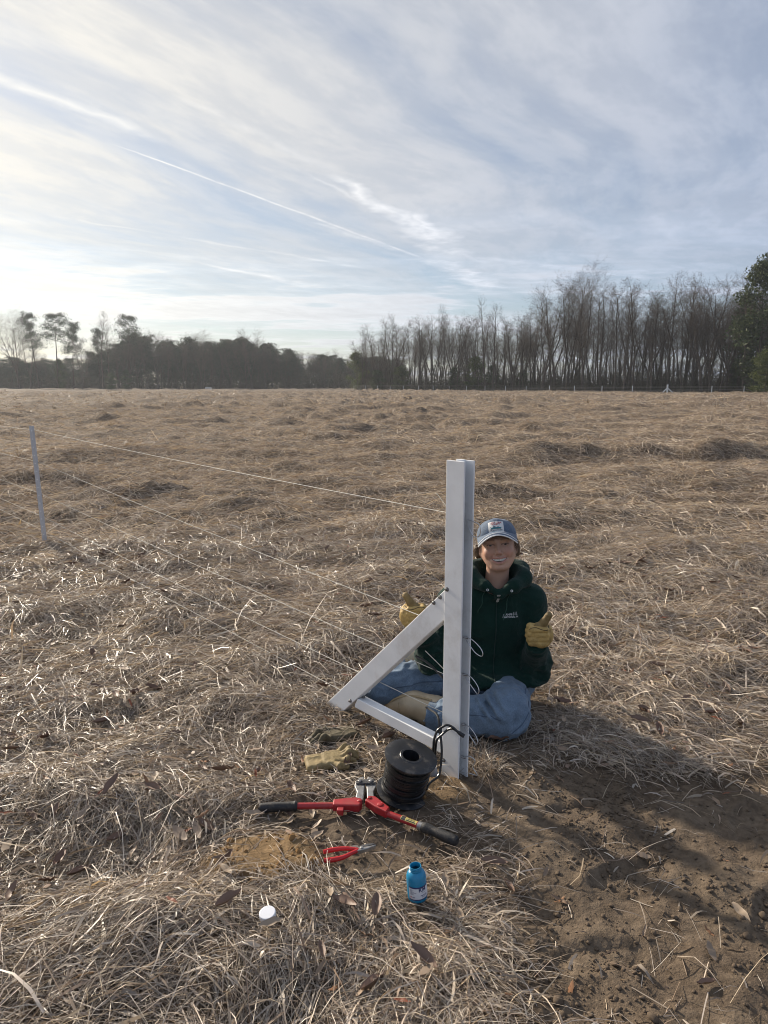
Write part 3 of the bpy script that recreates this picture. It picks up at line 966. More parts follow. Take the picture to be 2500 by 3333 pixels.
def place_tree(name, ms, bark, leafm, x, y, s, rz, label, cat, group=None, sz=None):
    e = empty(name, (x, y, float(ghi(np.array([x]), np.array([y]))[0])))
    e.rotation_euler = (0.05 * math.sin(x * 7.3), 0.05 * math.sin(y * 5.1), rz); e.scale = (s, s, s if sz is None else sz)
    link('trunk', ms[0], bark, e); link('crown', ms[1], leafm, e)
    return tag(e, label, cat, group)


def at(u, D):
    """ground position in the direction of picture column u (of 2500) at distance D along the view"""
    return (u - 1250) / 2311 * D * math.cos(R(10.2)) * 1.0, D


tr_ = random.Random(5)
def fence_y(u):
    """distance along the view of the far fence for a picture column"""
    A = Vector((-7, 172)); B = Vector((55, 112)); k_ = (u - 1250) / 2311 * 0.984
    d = B - A
    t = (k_ * A.y - A.x) / (d.x - k_ * d.y)
    return A.y + t * d.y


# right-hand wood behind the far fence: the outline of its top, column -> height in metres
def right_top(u):
    return float(np.interp(u, [1150, 1190, 1250, 1330, 1400, 1450, 1500, 1570, 1640, 1720, 1800, 1880, 1960, 2050, 2150, 2270, 2380, 2500],
                           [9, 14.5, 16.5, 17.0, 17.5, 18.8, 17.5, 19.5, 17.5, 18.5, 19.5, 22, 21.5, 21, 20.5, 21.5, 21, 21]))


n_r = 0
for row, (off, cnt, hs) in enumerate(((4, 66, 1.0), (13, 66, 0.97), (26, 60, 0.97))):
    for i in range(cnt):
        u = 1165 + (2560 - 1165) * (i + 0.5 + tr_.uniform(-0.4, 0.4)) / cnt
        D = fence_y(u) + off + tr_.uniform(-2.5, 3.5)
        x, y = at(u, D)
        Ht = 0.845 * right_top(u) * (tr_.uniform(0.66, 1.06) if row == 0 else tr_.uniform(0.62, 1.03)) * hs
        if row == 0 and abs(u - 1900) < 32: continue
        v = BARE[tr_.randrange(len(BARE))]
        where = ('left end of the right-hand wood' if u < 1480 else 'middle of the right-hand wood' if u < 1800 else 'tall part left of the white brace' if u < 2170 else 'tall part right of the white brace')
        lab = ('slender bare tree in the front row, ' if row == 0 else 'bare tree standing behind the front row, ') + where
        wd = Ht / 20 * tr_.uniform(0.8, 1.5)
        if u < 1300 and row == 2: continue
        place_tree('bare_tree', v, m_bark, m_twig, x, y, wd, tr_.uniform(0, 6.28), lab, 'tree', lab.replace('tree', 'trees', 1), Ht / 20)
        n_r += 1
x, y = at(1895, fence_y(1895) + 4)
place_tree('spreading_tree', BIG, m_bark, m_twig, x, y, 0.93, 1.1, 'widest bare tree with dark forked limbs, left of the white corner brace', 'tree')
x, y = at(1180, fence_y(1180) + 3)
place_tree('leaning_bare_tree', BARE[1], m_bark, m_twig, x, y, 0.62, 2.0, 'bare tree at the open left end of the right-hand wood', 'tree')
# evergreens inside the right wood
for (u, off, H, w, ms, lm, lab) in (
        (2468, 1, 20.0, 1.75, CEDAR[0], m_cedar, 'tall dark green evergreen at the right edge of the picture'),
        (2400, 7, 16, 1.35, CEDAR[1], m_cedar, 'dark evergreen among bare trunks left of the tall right-edge evergreen'),
        (2490, -4, 6.5, 0.95, CEDAR[2], m_holly, 'yellow-green rounded bush at the right edge below the evergreens'),
        (1545, 4, 7.2, 0.9, CEDAR[2], m_cedar, 'bushy evergreen low in the middle of the right-hand wood'),
        (1605, 6, 5.5, 0.8, CEDAR[0], m_cedar, 'smaller evergreen right of the bushy one low in the wood'),
        (1480, 5, 5.0, 0.85, CEDAR[1], m_cedar, 'dark evergreen shrub under the slender trees left of centre wood'),
        (1310, 4, 5.6, 0.95, CEDAR[2], m_cedar, 'olive shrub mass at the left end of the right-hand wood'),
        (1230, 2, 4.5, 0.9, CEDAR[0], m_cedar, 'low evergreen at the open corner between the two woods'),
        (1700, 6, 4.4, 0.7, CEDAR[1], m_cedar, 'small evergreen shrub between trunks right of the bushy evergreen')):
    x, y = at(u, fence_y(u) + off)
    place_tree('evergreen_tree' if H > 7 else 'evergreen_shrub', ms, m_bark, lm, x, y, w, tr_.uniform(0, 6), lab, 'tree' if H > 7 else 'shrub', None, H / 10)

# left-hand wood across the field
for (u, D, H, s_, k_, lab) in (
        (128, 205, 20.5, 1.0, 0, 'tall bare-trunked pine, left of the trio standing against the sky'),
        (188, 202, 20.3, 1.15, 2, 'tall flat-topped pine, middle of the trio standing against the sky'),
        (238, 206, 18.3, 0.95, 1, 'pine with a rounder crown, right of the trio against the sky'),
        (425, 212, 20.6, 1.0, 2, 'pine with two-lobed top rising above the left end of the dark wood'),
        (330, 215, 17.2, 0.9, 1, 'pine behind bare branches between the pine trio and the dark wood')):
    x, y = at(u, D)
    place_tree('pine_tree', PINES[k_], m_pbark, m_needle, x, y, s_, tr_.uniform(0, 6.28), lab, 'tree', None, H / 18)
for (u, D, H, lab) in ((62, 196, 17, 'bare spreading tree at the left end of the far wood'), (-12, 200, 18.5, 'bare tree cut off by the left edge of the picture'),
                       (335, 205, 20.0, 'tall bare tree right of the pine trio'), (352, 212, 18.5, 'second bare tree close beside the tall one right of the pine trio'),
                       (268, 200, 12.5, 'short leaning bare tree just right of the pine trio'), (100, 210, 14, 'thin bare tree at the feet of the pine trio'),
                       (545, 207, 12.5, 'pale bare tree in front of the dark left-hand wood'), (655, 207, 13.5, 'bare tree with spread limbs before the middle of the dark wood'),
                       (820, 208, 15.2, 'bare tree rising in front of the right part of the dark wood')):
    x, y = at(u, D)
    place_tree('bare_tree', BIG if 'spread' in lab else BARE[tr_.randrange(7)], m_bark, m_twig, x, y, H / 20, tr_.uniform(0, 6.28), lab, 'tree', None, H / 20)


def left_top(u):
    return float(np.interp(u, [-60, 60, 150, 260, 390, 420, 500, 560, 640, 720, 800, 880, 930, 960, 1050, 1130, 1200, 1260],
                           [9, 9.5, 9.5, 9.5, 14.5, 17.5, 16.6, 16.3, 15.5, 15.6, 16.2, 14.5, 12.5, 11.5, 11.5, 11.0, 11.5, 11]))


lab = 'dark pine packed in the far left-hand wood'
for row, (off, cnt) in enumerate(((0, 40), (8, 50), (18, 50), (28, 40))):
    for i in range(cnt):
        u = -70 + (1290 + 70) * (i + 0.5 + tr_.uniform(-0.45, 0.45)) / cnt
        D = 214 + off + tr_.uniform(-2, 4) + (8 if u > 950 else 0)
        if u < 390 and row == 0: continue
        x, y = at(u, D)
        Ht = left_top(u) * tr_.uniform(0.80, 1.0)
        if row > 0 and tr_.random() < (0.85 if 400 < u < 960 else 0.5):
            dense = tr_.random() < 0.38
            ms = PYR[tr_.randrange(2)] if dense else PINES[1 + 2 * tr_.randrange(2)]
            place_tree('pine_tree', ms, m_pbark, m_needle, x, y, 1.25 * tr_.uniform(0.85, 1.2), tr_.uniform(0, 6.28), lab, 'tree', 'dark pines of the far left-hand wood', Ht / (14 if dense else 18))
        else:
            ll = 'bare tree among the pines of the far left-hand wood'
            Ht *= 0.85 if row == 0 else 1.05
            place_tree('bare_tree', BARE[tr_.randrange(7)], m_bark, m_twig, x, y, Ht / 20 * 1.25, tr_.uniform(0, 6.28), ll, 'tree', 'bare trees of the far left-hand wood', Ht / 20)
for (u, D, H, w, lm, lab) in ((203, 203, 8.5, 0.75, m_cedar, 'dark conical evergreen at the foot of the pine trio'),
                              (362, 200, 4.6, 0.75, m_holly, 'light green shrub left of the dark wood'), (412, 201, 5.4, 0.7, m_cedar, 'green shrub at the left corner of the dark wood'),
                              (1165, 176, 9.0, 1.0, m_cedar, 'dark evergreen in the gap between the two woods')):
    x, y = at(u, D)
    place_tree('evergreen_shrub' if H < 6 else 'evergreen_tree', CEDAR[tr_.randrange(3)], m_bark, lm, x, y, w, 0.5, lab, 'shrub' if H < 6 else 'tree', None, H / 10)

# undergrowth along both wood edges: one mass nobody could count
rng2 = np.random.default_rng(11)
seg = []; cen = []; rad = []
for i in range(4200):
    u = rng2.uniform(1160, 2560); D = fence_y(u) + rng2.uniform(2.5, 34); x, y = at(u, D); h = 0.9 + 6.4 * rng2.random() ** 1.8
    x2, y2 = x + rng2.normal(0, .5), y + rng2.normal(0, .5)
    seg.append(((x, y, -0.2), (x2, y2, h), 0.035, 0.012))
    for j in range(3):
        seg.append(((x2, y2, h * rng2.uniform(.4, 1)), (x2 + rng2.normal(0, .8), y2 + rng2.normal(0, .8), h * rng2.uniform(.7, 1.4)), 0.016, 0.006))
    if rng2.random() < 0.5: cen.append((x, y, h * 0.4)); rad.append((1.0, 1.0, h * 0.4))
uv = cat_np([tubes_np(seg, 3), leaf_cloud(rng2, np.array(cen), np.array(rad), 46, 0.12)])
tag(link('undergrowth', mesh_np('undergrowth', *uv), m_brush), 'brown tangled undergrowth at the foot of the right-hand wood', kind='stuff')
seg = []; cen = []; rad = []
for i in range(1300):
    u = rng2.uniform(-80, 1290); D = 212 + rng2.uniform(-2, 30); x, y = at(u, D); h = rng2.uniform(1.0, 7.5) * (1.0 if u > 380 else 0.75)
    seg.append(((x, y, -0.2), (x + rng2.normal(0, .6), y, h), 0.05, 0.015))
    cen.append((x, y, h * 0.5)); rad.append((1.6, 1.2, h * 0.5))
uv = cat_np([tubes_np(seg, 3), leaf_cloud(rng2, np.array(cen), np.array(rad), 44, 0.17)])
tag(link('undergrowth', mesh_np('undergrowth_far', *uv), m_brush), 'dark undergrowth at the foot of the far left-hand wood', kind='stuff')

cen = []; rad = []
for i in range(900):
    u = rng2.uniform(-90, 1290); D = 246 + rng2.uniform(-8, 10); x, y = at(u, D); h = left_top(u) * (0.08 + 0.60 * rng2.random()) * (1.0 if u > 390 else 0.8)
    cen.append((x, y, h)); s_ = rng2.uniform(1.4, 2.4); rad.append((s_, s_, s_ * 0.9))
tag(link('distant_wood', mesh_np('distant_wood', *leaf_cloud(rng2, np.array(cen), np.array(rad), 70, 0.26)), m_needle), 'dim mass of distant wood behind the left-hand trees', kind='stuff')
print('TREES', len(BARE[0][1].polygons), len(PINES[0][1].polygons), n_r)

# ------------------------------------------------------------------ smooth solids (signed distance -> surface nets)
def sdf_mesh(name, f, lo, hi, h, attrs=None, smooth=True):
    ax = [np.arange(l, u + h, h, dtype=np.float32) for l, u in zip(lo, hi)]
    X, Y, Z = np.meshgrid(*ax, indexing='ij')
    v = np.asarray(f(X, Y, Z), np.float32)
    ins = v < 0
    c = np.zeros(tuple(s - 1 for s in v.shape), np.int8)
    corners = [(i, j, k_) for i in (0, 1) for j in (0, 1) for k_ in (0, 1)]
    def sl(a, i, j, k_): return a[i:a.shape[0] - 1 + i, j:a.shape[1] - 1 + j, k_:a.shape[2] - 1 + k_]
    for q in corners: c += sl(ins, *q).astype(np.int8)
    act = (c > 0) & (c < 8)
    I = np.argwhere(act)
    vid = np.full(act.shape, -1, np.int32); vid[act] = np.arange(len(I))
    acc = np.zeros((len(I), 3)); cnt = np.zeros(len(I))
    for a in corners:
        for d in range(3):
            if a[d]: continue
            b_ = list(a); b_[d] = 1
            va = v[I[:, 0] + a[0], I[:, 1] + a[1], I[:, 2] + a[2]]; vb = v[I[:, 0] + b_[0], I[:, 1] + b_[1], I[:, 2] + b_[2]]
            m = (va < 0) != (vb < 0)
            t = np.where(m, va / np.where(m, va - vb, 1), 0)
            p = np.tile(np.array(a, float), (len(I), 1)); p[:, d] += t
            acc[m] += p[m]; cnt[m] += 1
    P = (I + acc / cnt[:, None]) * h + np.array(lo)
    quads = []
    for d in range(3):
        s0 = [slice(None)] * 3; s1 = [slice(None)] * 3
        s0[d] = slice(0, -1); s1[d] = slice(1, None)
        A_, B_ = ins[tuple(s0)], ins[tuple(s1)]
        e1, e2 = [(1, 2), (2, 0), (0, 1)][d]
        ch = A_ != B_
        E = np.argwhere(ch)
        E = E[(E[:, e1] > 0) & (E[:, e2] > 0) & (E[:, e1] < v.shape[e1] - 1) & (E[:, e2] < v.shape[e2] - 1)]
        def cell(o1, o2):
            q = E.copy(); q[:, e1] -= o1; q[:, e2] -= o2
            return vid[q[:, 0], q[:, 1], q[:, 2]]
        Q = np.stack([cell(1, 1), cell(0, 1), cell(0, 0), cell(1, 0)], 1)
        fl = ~A_[E[:, 0], E[:, 1], E[:, 2]]
        Q[fl] = Q[fl][:, ::-1]
        quads.append(Q)
    Q = np.concatenate(quads); Q = Q[(Q >= 0).all(1)]
    at_ = {n: fn(P[:, 0], P[:, 1], P[:, 2]) for n, fn in (attrs or {}).items()}
    return mesh_np(name, P, Q, smooth, at_)


def smin(a, b, k_):
    h_ = np.clip(0.5 + 0.5 * (b - a) / k_, 0, 1)
    return b + (a - b) * h_ - k_ * h_ * (1 - h_)


def smax(a, b, k_): return -smin(-a, -b, k_)


def cone(X, Y, Z, a, b, ra, rb, sy=1.0):
    """tapered capsule; sy > 1 flattens it in y"""
    a = np.array(a, np.float32); b = np.array(b, np.float32); d = b - a
    L2 = float(d @ d) + 1e-12
    t = np.clip(((X - a[0]) * d[0] + (Y - a[1]) * d[1] + (Z - a[2]) * d[2]) / L2, 0, 1)
    dx_, dy_, dz_ = X - a[0] - d[0] * t, (Y - a[1] - d[1] * t) * sy, Z - a[2] - d[2] * t
    return np.sqrt(dx_ * dx_ + dy_ * dy_ + dz_ * dz_) - (ra + (rb - ra) * t)


def ell(X, Y, Z, c, r):
    x_, y_, z_ = (X - c[0]) / r[0], (Y - c[1]) / r[1], (Z - c[2]) / r[2]
    q = np.sqrt(x_ * x_ + y_ * y_ + z_ * z_)
    return (q - 1) * min(r)


def rbox(X, Y, Z, c, hs, r):
    qx_, qy_, qz_ = np.abs(X - c[0]) - hs[0] + r, np.abs(Y - c[1]) - hs[1] + r, np.abs(Z - c[2]) - hs[2] + r
    o_ = np.sqrt(np.maximum(qx_, 0) ** 2 + np.maximum(qy_, 0) ** 2 + np.maximum(qz_, 0) ** 2)
    return o_ + np.minimum(np.maximum(np.maximum(qx_, qy_), qz_), 0) - r


def chain(X, Y, Z, pts, rad, k_=0.01):
    d = None
    for i in range(len(pts) - 1):
        q = cone(X, Y, Z, pts[i], pts[i + 1], rad[i], rad[i + 1])
        d = q if d is None else smin(d, q, k_)
    return d


def local(X, Y, Z, M):
    """world arrays into the frame M (4x4, rigid)"""
    Mi = M.inverted()
    return tuple(Mi[i][0] * X + Mi[i][1] * Y + Mi[i][2] * Z + Mi[i][3] for i in range(3))


def text_mesh(txt, size, extrude=0.0, align='CENTER', bold=0.0, sx=1.0):
    cu = bpy.data.curves.new('lettering', 'FONT'); cu.body = txt; cu.size = size; cu.extrude = extrude
    cu.align_x = align; cu.align_y = 'CENTER'; cu.resolution_u = 2; cu.offset = bold
    ob = bpy.data.objects.new('lettering', cu); COL.objects.link(ob)
    dg = bpy.context.evaluated_depsgraph_get(); dg.update()
    me = bpy.data.meshes.new_from_object(ob.evaluated_get(dg))
    bpy.data.objects.remove(ob); bpy.data.curves.remove(cu)
    if sx != 1.0:
        for v_ in me.vertices: v_.co.x *= sx
    return me


def subdivide(me, n=1, maxlen=None):
    bm = bmesh.new(); bm.from_mesh(me)
    bmesh.ops.triangulate(bm, faces=bm.faces)
    for _ in range(n):
        es = [e for e in bm.edges if maxlen is None or e.calc_length() > maxlen]
        if not es: break
        bmesh.ops.subdivide_edges(bm, edges=es, cuts=1)
        bmesh.ops.triangulate(bm, faces=bm.faces)
    bm.to_mesh(me); bm.free()
    return me


def stick(me, M, bvh, axis_, off=0.0008):
    """place a flat mesh by M and press it on a surface (ray cast along axis_); world coordinates"""
    axis_ = Vector(axis_).normalized()
    for v_ in me.vertices:
        q = M @ v_.co
        hit = bvh.ray_cast(q - axis_ * 0.15, axis_, 0.7)
        if hit[0] is not None:
            q = hit[0] - axis_ * off
        v_.co = q
    me.update()
    return me

# ------------------------------------------------------------------ the braced end post
m_pvc = simple('white_vinyl', (0.85, 0.85, 0.84), 0.40, var=0.05, scale=7, dirt=(0.46, 0.40, 0.32), dirt_amt=0.34, spec=0.5)
m_bolt = simple('zinc_bolt', (0.30, 0.29, 0.28), 0.38, 0.9, var=0.2, scale=90)
m_wire = simple('galvanised_wire', (0.55, 0.55, 0.55), 0.35, 0.8, var=0.1)
m_rope = simple('white_wire', (0.64, 0.61, 0.53), 0.5, 0.0, var=0.08)
W2 = Vector((0.66, -0.751, 0)); NF = Vector((-0.751, -0.66, 0)); UP = Vector((0, 0, 1))
PA = Vector((0.218, 2.475, 0))          # front-left edge of the post


def pp_(s, z, off=0.0):
    """point in the fence plane: s metres from the post's left edge along the fence, off behind its front face"""
    return PA - W2 * s - NF * off + UP * z


bp = empty('brace_post', PA)
tag(bp, 'white vinyl fence end post with diagonal brace, in front of the seated person', 'fence post')
# H-section: two flanges and a web
HP = 1.19
FW, FD, TH = 0.085, 0.055, 0.006
sec = [(0, 0), (FW, 0), (FW, TH), (FW / 2 + TH / 2, TH), (FW / 2 + TH / 2, FD - TH), (FW, FD - TH), (FW, FD), (0, FD), (0, FD - TH), (FW / 2 - TH / 2, FD - TH), (FW / 2 - TH / 2, TH), (0, TH)]
Mp = frame(PA + UP * -0.03, W2, -NF, UP)
mb = MB(); mb.prism(sec, HP + 0.03, Mp)
kid('post', mb.mesh('post', False, 0.0018, 2), m_pvc, bp)
# diagonal brace: hollow box section in the fence plane
a0 = pp_(-0.03, 0.750, TH + 0.003); sl_ = Vector((0, 0, 0))
dirb = (pp_(0.757, 0) - pp_(0.0, 0.722)).normalized()
perp = NF.cross(dirb).normalized()
if perp.z > 0: perp = -perp                 # downwards across the brace
ez = -NF
Lb = 1.12; Wb = 0.082; Db = 0.040
top = pp_(0.0, 0.722, TH + 0.002)
poly = [(-0.035 * 0 - 0.02, 0.0), (Lb, 0.0), (Lb - 0.0, Wb), (0.062, Wb)]
Mb = frame(top, dirb, perp, ez)
mb = MB()
t_ = 0.005
prof = [(0, 0), (Wb, 0), (Wb, Db), (0, Db)]
mb.prism(poly, Db, Mb)
kid('diagonal_brace', mb.mesh('diagonal_brace', False, 0.003, 2), m_pvc, bp)
# strut from the brace foot to the post foot (channel with lit top)
mb = MB()
Ms = frame(pp_(0.535, 0.070, TH + 0.004), W2, UP, ez)
mb.prism([(0.0, 0.012), (0.02, 0.046), (0.527, 0.046), (0.527, 0.0), (0.0, 0.0)], 0.044, Ms)
st = kid('strut', mb.mesh('strut', False, 0.0025, 2), m_pvc, bp)


def bolt(c, n_, r=0.0062, parent=bp):
    mb = MB(); n_ = Vector(n_).normalized(); u = n_.orthogonal().normalized(); w_ = n_.cross(u)
    M = frame(Vector(c), u, w_, n_)
    mb.lathe([(0.0, 0.0), (r * 1.35, 0.0), (r * 1.35, 0.0014), (r, 0.0016), (r, 0.0055), (r * 0.85, 0.0066), (r * 0.5, 0.0068), (r * 0.5, 0.011), (0, 0.0112)], 6 + 6, M)
    kid('bolt', mb.mesh('bolt', False), m_bolt, parent)


for (s_, z_, of_) in ((-0.014, 0.724, 0.0), (0.027, 0.684, TH + 0.002), (0.059, 0.655, TH + 0.002), (0.56, 0.092, TH + 0.002), (-0.011, 0.057, 0.0)):
    bolt(pp_(s_, z_, of_), NF)
bolt(pp_(0.505, 0.117, TH + 0.03), UP, 0.006)

# ------------------------------------------------------------------ fence wires
LP = Vector((-3.165, 6.44, 0))
zz_post = (0.996, 0.570, 0.380, 0.226, 0.100)
zz_line = (1.041, 0.752, 0.458, 0.242, 0.108)
zz_far = (1.03, 0.765, 0.49, 0.30, 0.185)
names = ('topmost', 'second from the top', 'middle', 'second lowest', 'lowest')
DF = Vector((-0.655, 0.756, 0))
for i in range(5):
    e0 = pp_(-0.040, zz_post[i], 0.030); lp = LP + UP * zz_line[i] + Vector((0.004, 0.028, 0)); e2 = LP + DF * 11.6 + UP * (zz_far[i] + 0.02)
    pts = []
    for a_, b_, sag in ((e0, lp, 0.012), (lp, e2, 0.05)):
        for q in range(12):
            t = q / 12; p = a_.lerp(b_, t); p.z -= sag * 4 * t * (1 - t); pts.append(p)
    pts.append(e2)
    w_ = empty('fence_wire', e0)
    mb = MB(); mb.tube(pts, 0.0013, 6); kid('strand', mb.mesh('strand', True), m_rope, w_)
    # tail twisted round the strand and the loop that comes out on the right of the post
    lo_ = pp_(-0.060, zz_post[i] - 0.002, 0.030)
    d1 = Vector((0.052, 0.0, -0.006)) if i < 1 else Vector((0.058, -0.004, -0.018))
    rr = random.Random(40 + i)
    if i == 0: rel = [(0, 0, 0), (0.022, -0.025, -0.004), (0.038, -0.043, -0.013), (0.039, -0.045, -0.045), (0.027, -0.031, -0.057), (0.016, -0.018, -0.051), (0.005, -0.006, -0.026), (-0.001, 0.001, -0.005)]
    elif i == 4: rel = [(0, 0, 0), (0.024, -0.02, 0.016), (0.044, -0.03, 0.004), (0.036, -0.03, -0.022), (0.052, -0.04, -0.048), (0.02, -0.03, -0.045)]
    else: rel = [(0, 0, 0.005), (0.022, -0.025, 0.003), (0.047 - 0.006 * (i > 1), -0.053, -0.015), (0.057 - 0.01 * (i > 1), -0.064, -0.034), (0.052 - 0.01 * (i > 1), -0.059, -0.047), (0.033, -0.037, -0.041), (0.013, -0.015, -0.018), (0.003, -0.003, -0.005)]
    lo_ = pp_(-0.066, (0.982, 0.545, 0.402, 0.206, 0.075)[i], 0.042)
    lp_ = [lo_ + Vector(q) for q in rel]
    mb = MB(); mb.tube(bez(lp_, 8), 0.0016, 6); kid('wire_loop', mb.mesh('wire_loop', True), m_wire, w_)
    if i:
        mb = MB(); mb.tube([lo_ + Vector((-0.006, 0, 0.004)), lo_ + Vector((0.012, -.002, 0.0))], 0.0042, 8); kid('crimp', mb.mesh('crimp', True), m_bolt, w_)
    if i in (0, 2):
        q0 = pp_(0.0, zz_post[i] + 0.005, 0.030)
        tl2 = [q0, q0 + Vector((-0.022, 0.01, 0.025)), q0 + Vector((-0.050, 0.02, 0.062)), q0 + Vector((-0.056, 0.02, 0.064))] if i == 0 else [q0, q0 + Vector((-0.03, 0.0, 0.035)), q0 + Vector((-0.085, 0.05, 0.075))]
        mb = MB(); mb.tube(bez(tl2, 6), 0.0014, 6); kid('wire_tail', mb.mesh('wire_tail', True), m_rope, w_)
    tag(w_, 'white fence wire running left from the end post, %s of the five' % names[i], 'wire', 'fence wires')

# near line post
m_tpost = simple('grey_vinyl', (0.50, 0.50, 0.515), 0.45, var=0.04, scale=12)
lpe = empty('line_post', LP)
lean = Vector((-0.028, 0, 1)).normalized(); ey_ = Vector((0, 1, 0)); ex_ = ey_.cross(lean).normalized()
yaw = R(-22); fx = Vector((math.cos(yaw), math.sin(yaw), 0)); fy = Vector((-math.sin(yaw), math.cos(yaw), 0))
Ml = frame(LP + Vector((0.010, 0, -0.05)), fx, fy, lean)
mb = MB(); mb.prism([(-0.020, 0), (0.024, 0), (0.024, 0.006), (0.006, 0.006), (0.004, 0.034), (-0.004, 0.034), (-0.006, 0.006), (-0.020, 0.006)], 1.13, Ml)
kid('post', mb.mesh('line_post', False, 0.001, 1), m_tpost, lpe)
m_hole_light = simple('hole_daylight', (0.85, 0.85, 0.84), 0.4, var=0.02)  # white discs stand in for daylight showing through the post's holes
for i in range(14):
    mb = MB(); M = frame(Ml @ Vector((0.006, -0.0005, 0.13 + i * 0.0735)), fx, lean, -fy)
    mb.lathe([(0, 0.003), (0.0042, 0.003), (0.005, 0.0), (0.005, -0.002)], 8, M)
    kid('hole_disc', mb.mesh('hole_disc'), m_hole_light, lpe)
tag(lpe, 'narrow pale grey line post with a row of bright holes, left side of the field', 'fence post')

# ------------------------------------------------------------------ far fence along the wood
FA, FB = Vector((-7, 172)), Vector((55, 112))
cols = (1152, 1189, 1229, 1270, 1313, 1362, 1410, 1462, 1519, 1579, 1646, 1713, 1789, 1870, 1960, 2059, 2173, 2318, 2423, 2540)
mb = MB(); mb.box((0, 0, 0.46), 0.055, 0.04, 0.70); far_post_me = mb.mesh('far_post', False, 0.01, 1)
fpts = []
for i, u in enumerate(cols):
    D = fence_y(u); x, y = at(u, D); z = 0.02; fpts.append(Vector((x, y, z)))
    if u == 2173: continue
    side = 'left of the white corner brace' if u < 2173 else 'right of the white corner brace'
    o = link('far_fence_post', far_post_me, m_pvc, None, (x, y, z))
    if u < 1750: o.scale = (0.6, 0.6, 0.94)
    lab = {2318: 'first far fence post right of the white corner brace', 2423: 'second far fence post right of the white corner brace', 2540: 'far fence post just beyond the right edge',
           2059: 'first far fence post left of the white corner brace', 1960: 'second far fence post left of the white corner brace'}.get(u, 'small far fence post before the wood, left of the white brace')
    tag(o, lab, 'fence post', 'posts of the far fence')
for j, hz in enumerate((1.10, 0.86, 0.62, 0.38, 0.18)):
    mb = MB(); mb.tube([p + UP * hz for p in fpts], 0.006, 4)
    tag(link('far_fence_wire', mb.mesh('far_wire'), m_rope), '%s strand of the far fence in front of the wood' % ('topmost', 'second', 'middle', 'fourth', 'lowest')[j], 'wire', 'strands of the far fence')
c = fpts[cols.index(2173)]
fb = empty('corner_brace', c)
mb = MB(); mb.box(c + UP * 0.60, 0.11, 0.09, 0.78); kid('post', mb.mesh('post', False, 0.01, 1), m_pvc, fb)
for s_ in (-1, 1):
    mb = MB(); mb.tube([c + Vector((0.05 * s_, -0.0, 0.78)), c + Vector((1.02 * s_, -0.25, -0.1))], [0.095, 0.095], 4); kid('diagonal_brace', mb.mesh('diagonal_brace'), m_pvc, fb)
tag(fb, 'white corner brace with two diagonal legs in the far fence', 'fence post')
x, y = at(678, 186); z = float(ghi(np.array([x]), np.array([y]))[0])
gt = empty('white_gate', (x, y, z))
for zz_ in (0.30, 0.62):
    mb = MB(); mb.box((x, y, z + zz_), 0.80, 0.05, 0.10); kid('rail', mb.mesh('rail', False, 0.02, 1), m_pvc, gt)
for s_ in (-1, 1):
    mb = MB(); mb.box((x + 0.72 * s_, y + 0.055, z + 0.36), 0.05, 0.04, 0.40); kid('post', mb.mesh('post', False, 0.01, 1), m_pvc, gt)
tag(gt, 'small white rail panel far off before the dark left-hand wood', 'gate')

# ------------------------------------------------------------------ cable spool
m_blk = simple('black_plastic', (0.018, 0.019, 0.022), 0.36, var=0.2, scale=26, dirt=(0.20, 0.17, 0.135), dirt_amt=0.6, spec=0.5)
m_cable = simple('black_cable', (0.012, 0.012, 0.013), 0.32, var=0.15, scale=40, spec=0.5)
ax_ = Vector((0.19, -0.14, 0.97)).normalized(); sx_ = Vector((1, 0, 0)); sx_ = (sx_ - ax_ * sx_.dot(ax_)).normalized(); sy_ = ax_.cross(sx_)
SC = Vector((0.066, 2.322, 0.020)); HS = 0.145
Msp = frame(SC, sx_, sy_, ax_)
sp = empty('cable_spool', SC)
def flange(z0, z1):
    mb = MB(); mb.lathe([(0.031, z0), (0.090, z0), (0.094, z0 + 0.001), (0.094, z1 - 0.001), (0.092, z1), (0.040, z1), (0.038, z1 + 0.002), (0.031, z1 + 0.002)], 56, Msp, True)
    return mb.mesh('flange', True)
kid('bottom_flange', flange(-0.004, 0.001), m_blk, sp)
kid('top_flange', flange(HS, HS + 0.006), m_blk, sp)
mb = MB(); mb.lathe([(0.033, 0.0), (0.0345, 0.0), (0.0345, HS - 0.0005), (0.033, HS - 0.0005)], 40, Msp, True)
kid('core', mb.mesh('core', True), m_blk, sp)
rr = random.Random(9); pts = []
nl = 17
for lay, rad in ((0, 0.056), (1, 0.065), (2, 0.0745)):
    turns = nl if lay < 2 else nl - 1
    for q in range(turns * 30):
        a_ = 2 * math.pi * q / 30; tz = q / (turns * 30); tz = tz if lay % 2 == 0 else 1 - tz
        r_ = rad + 0.0026 * math.sin(a_ * 0.37 + lay) + (0.0016 * math.sin(a_ * 0.113 + 2 * math.sin(a_ * 0.05)) if lay == 2 else 0)
        z_ = 0.006 + (HS - 0.012) * tz + 0.0016 * math.sin(a_ * 0.73 + lay * 2) + 0.0015 * math.sin(a_ * 0.171)
        pts.append(Msp @ Vector((r_ * math.cos(a_), r_ * math.sin(a_), z_)))
mb = MB(); mb.tube(pts, 0.0043, 6); kid('wound_cable', mb.mesh('wound_cable', True), m_cable, sp)
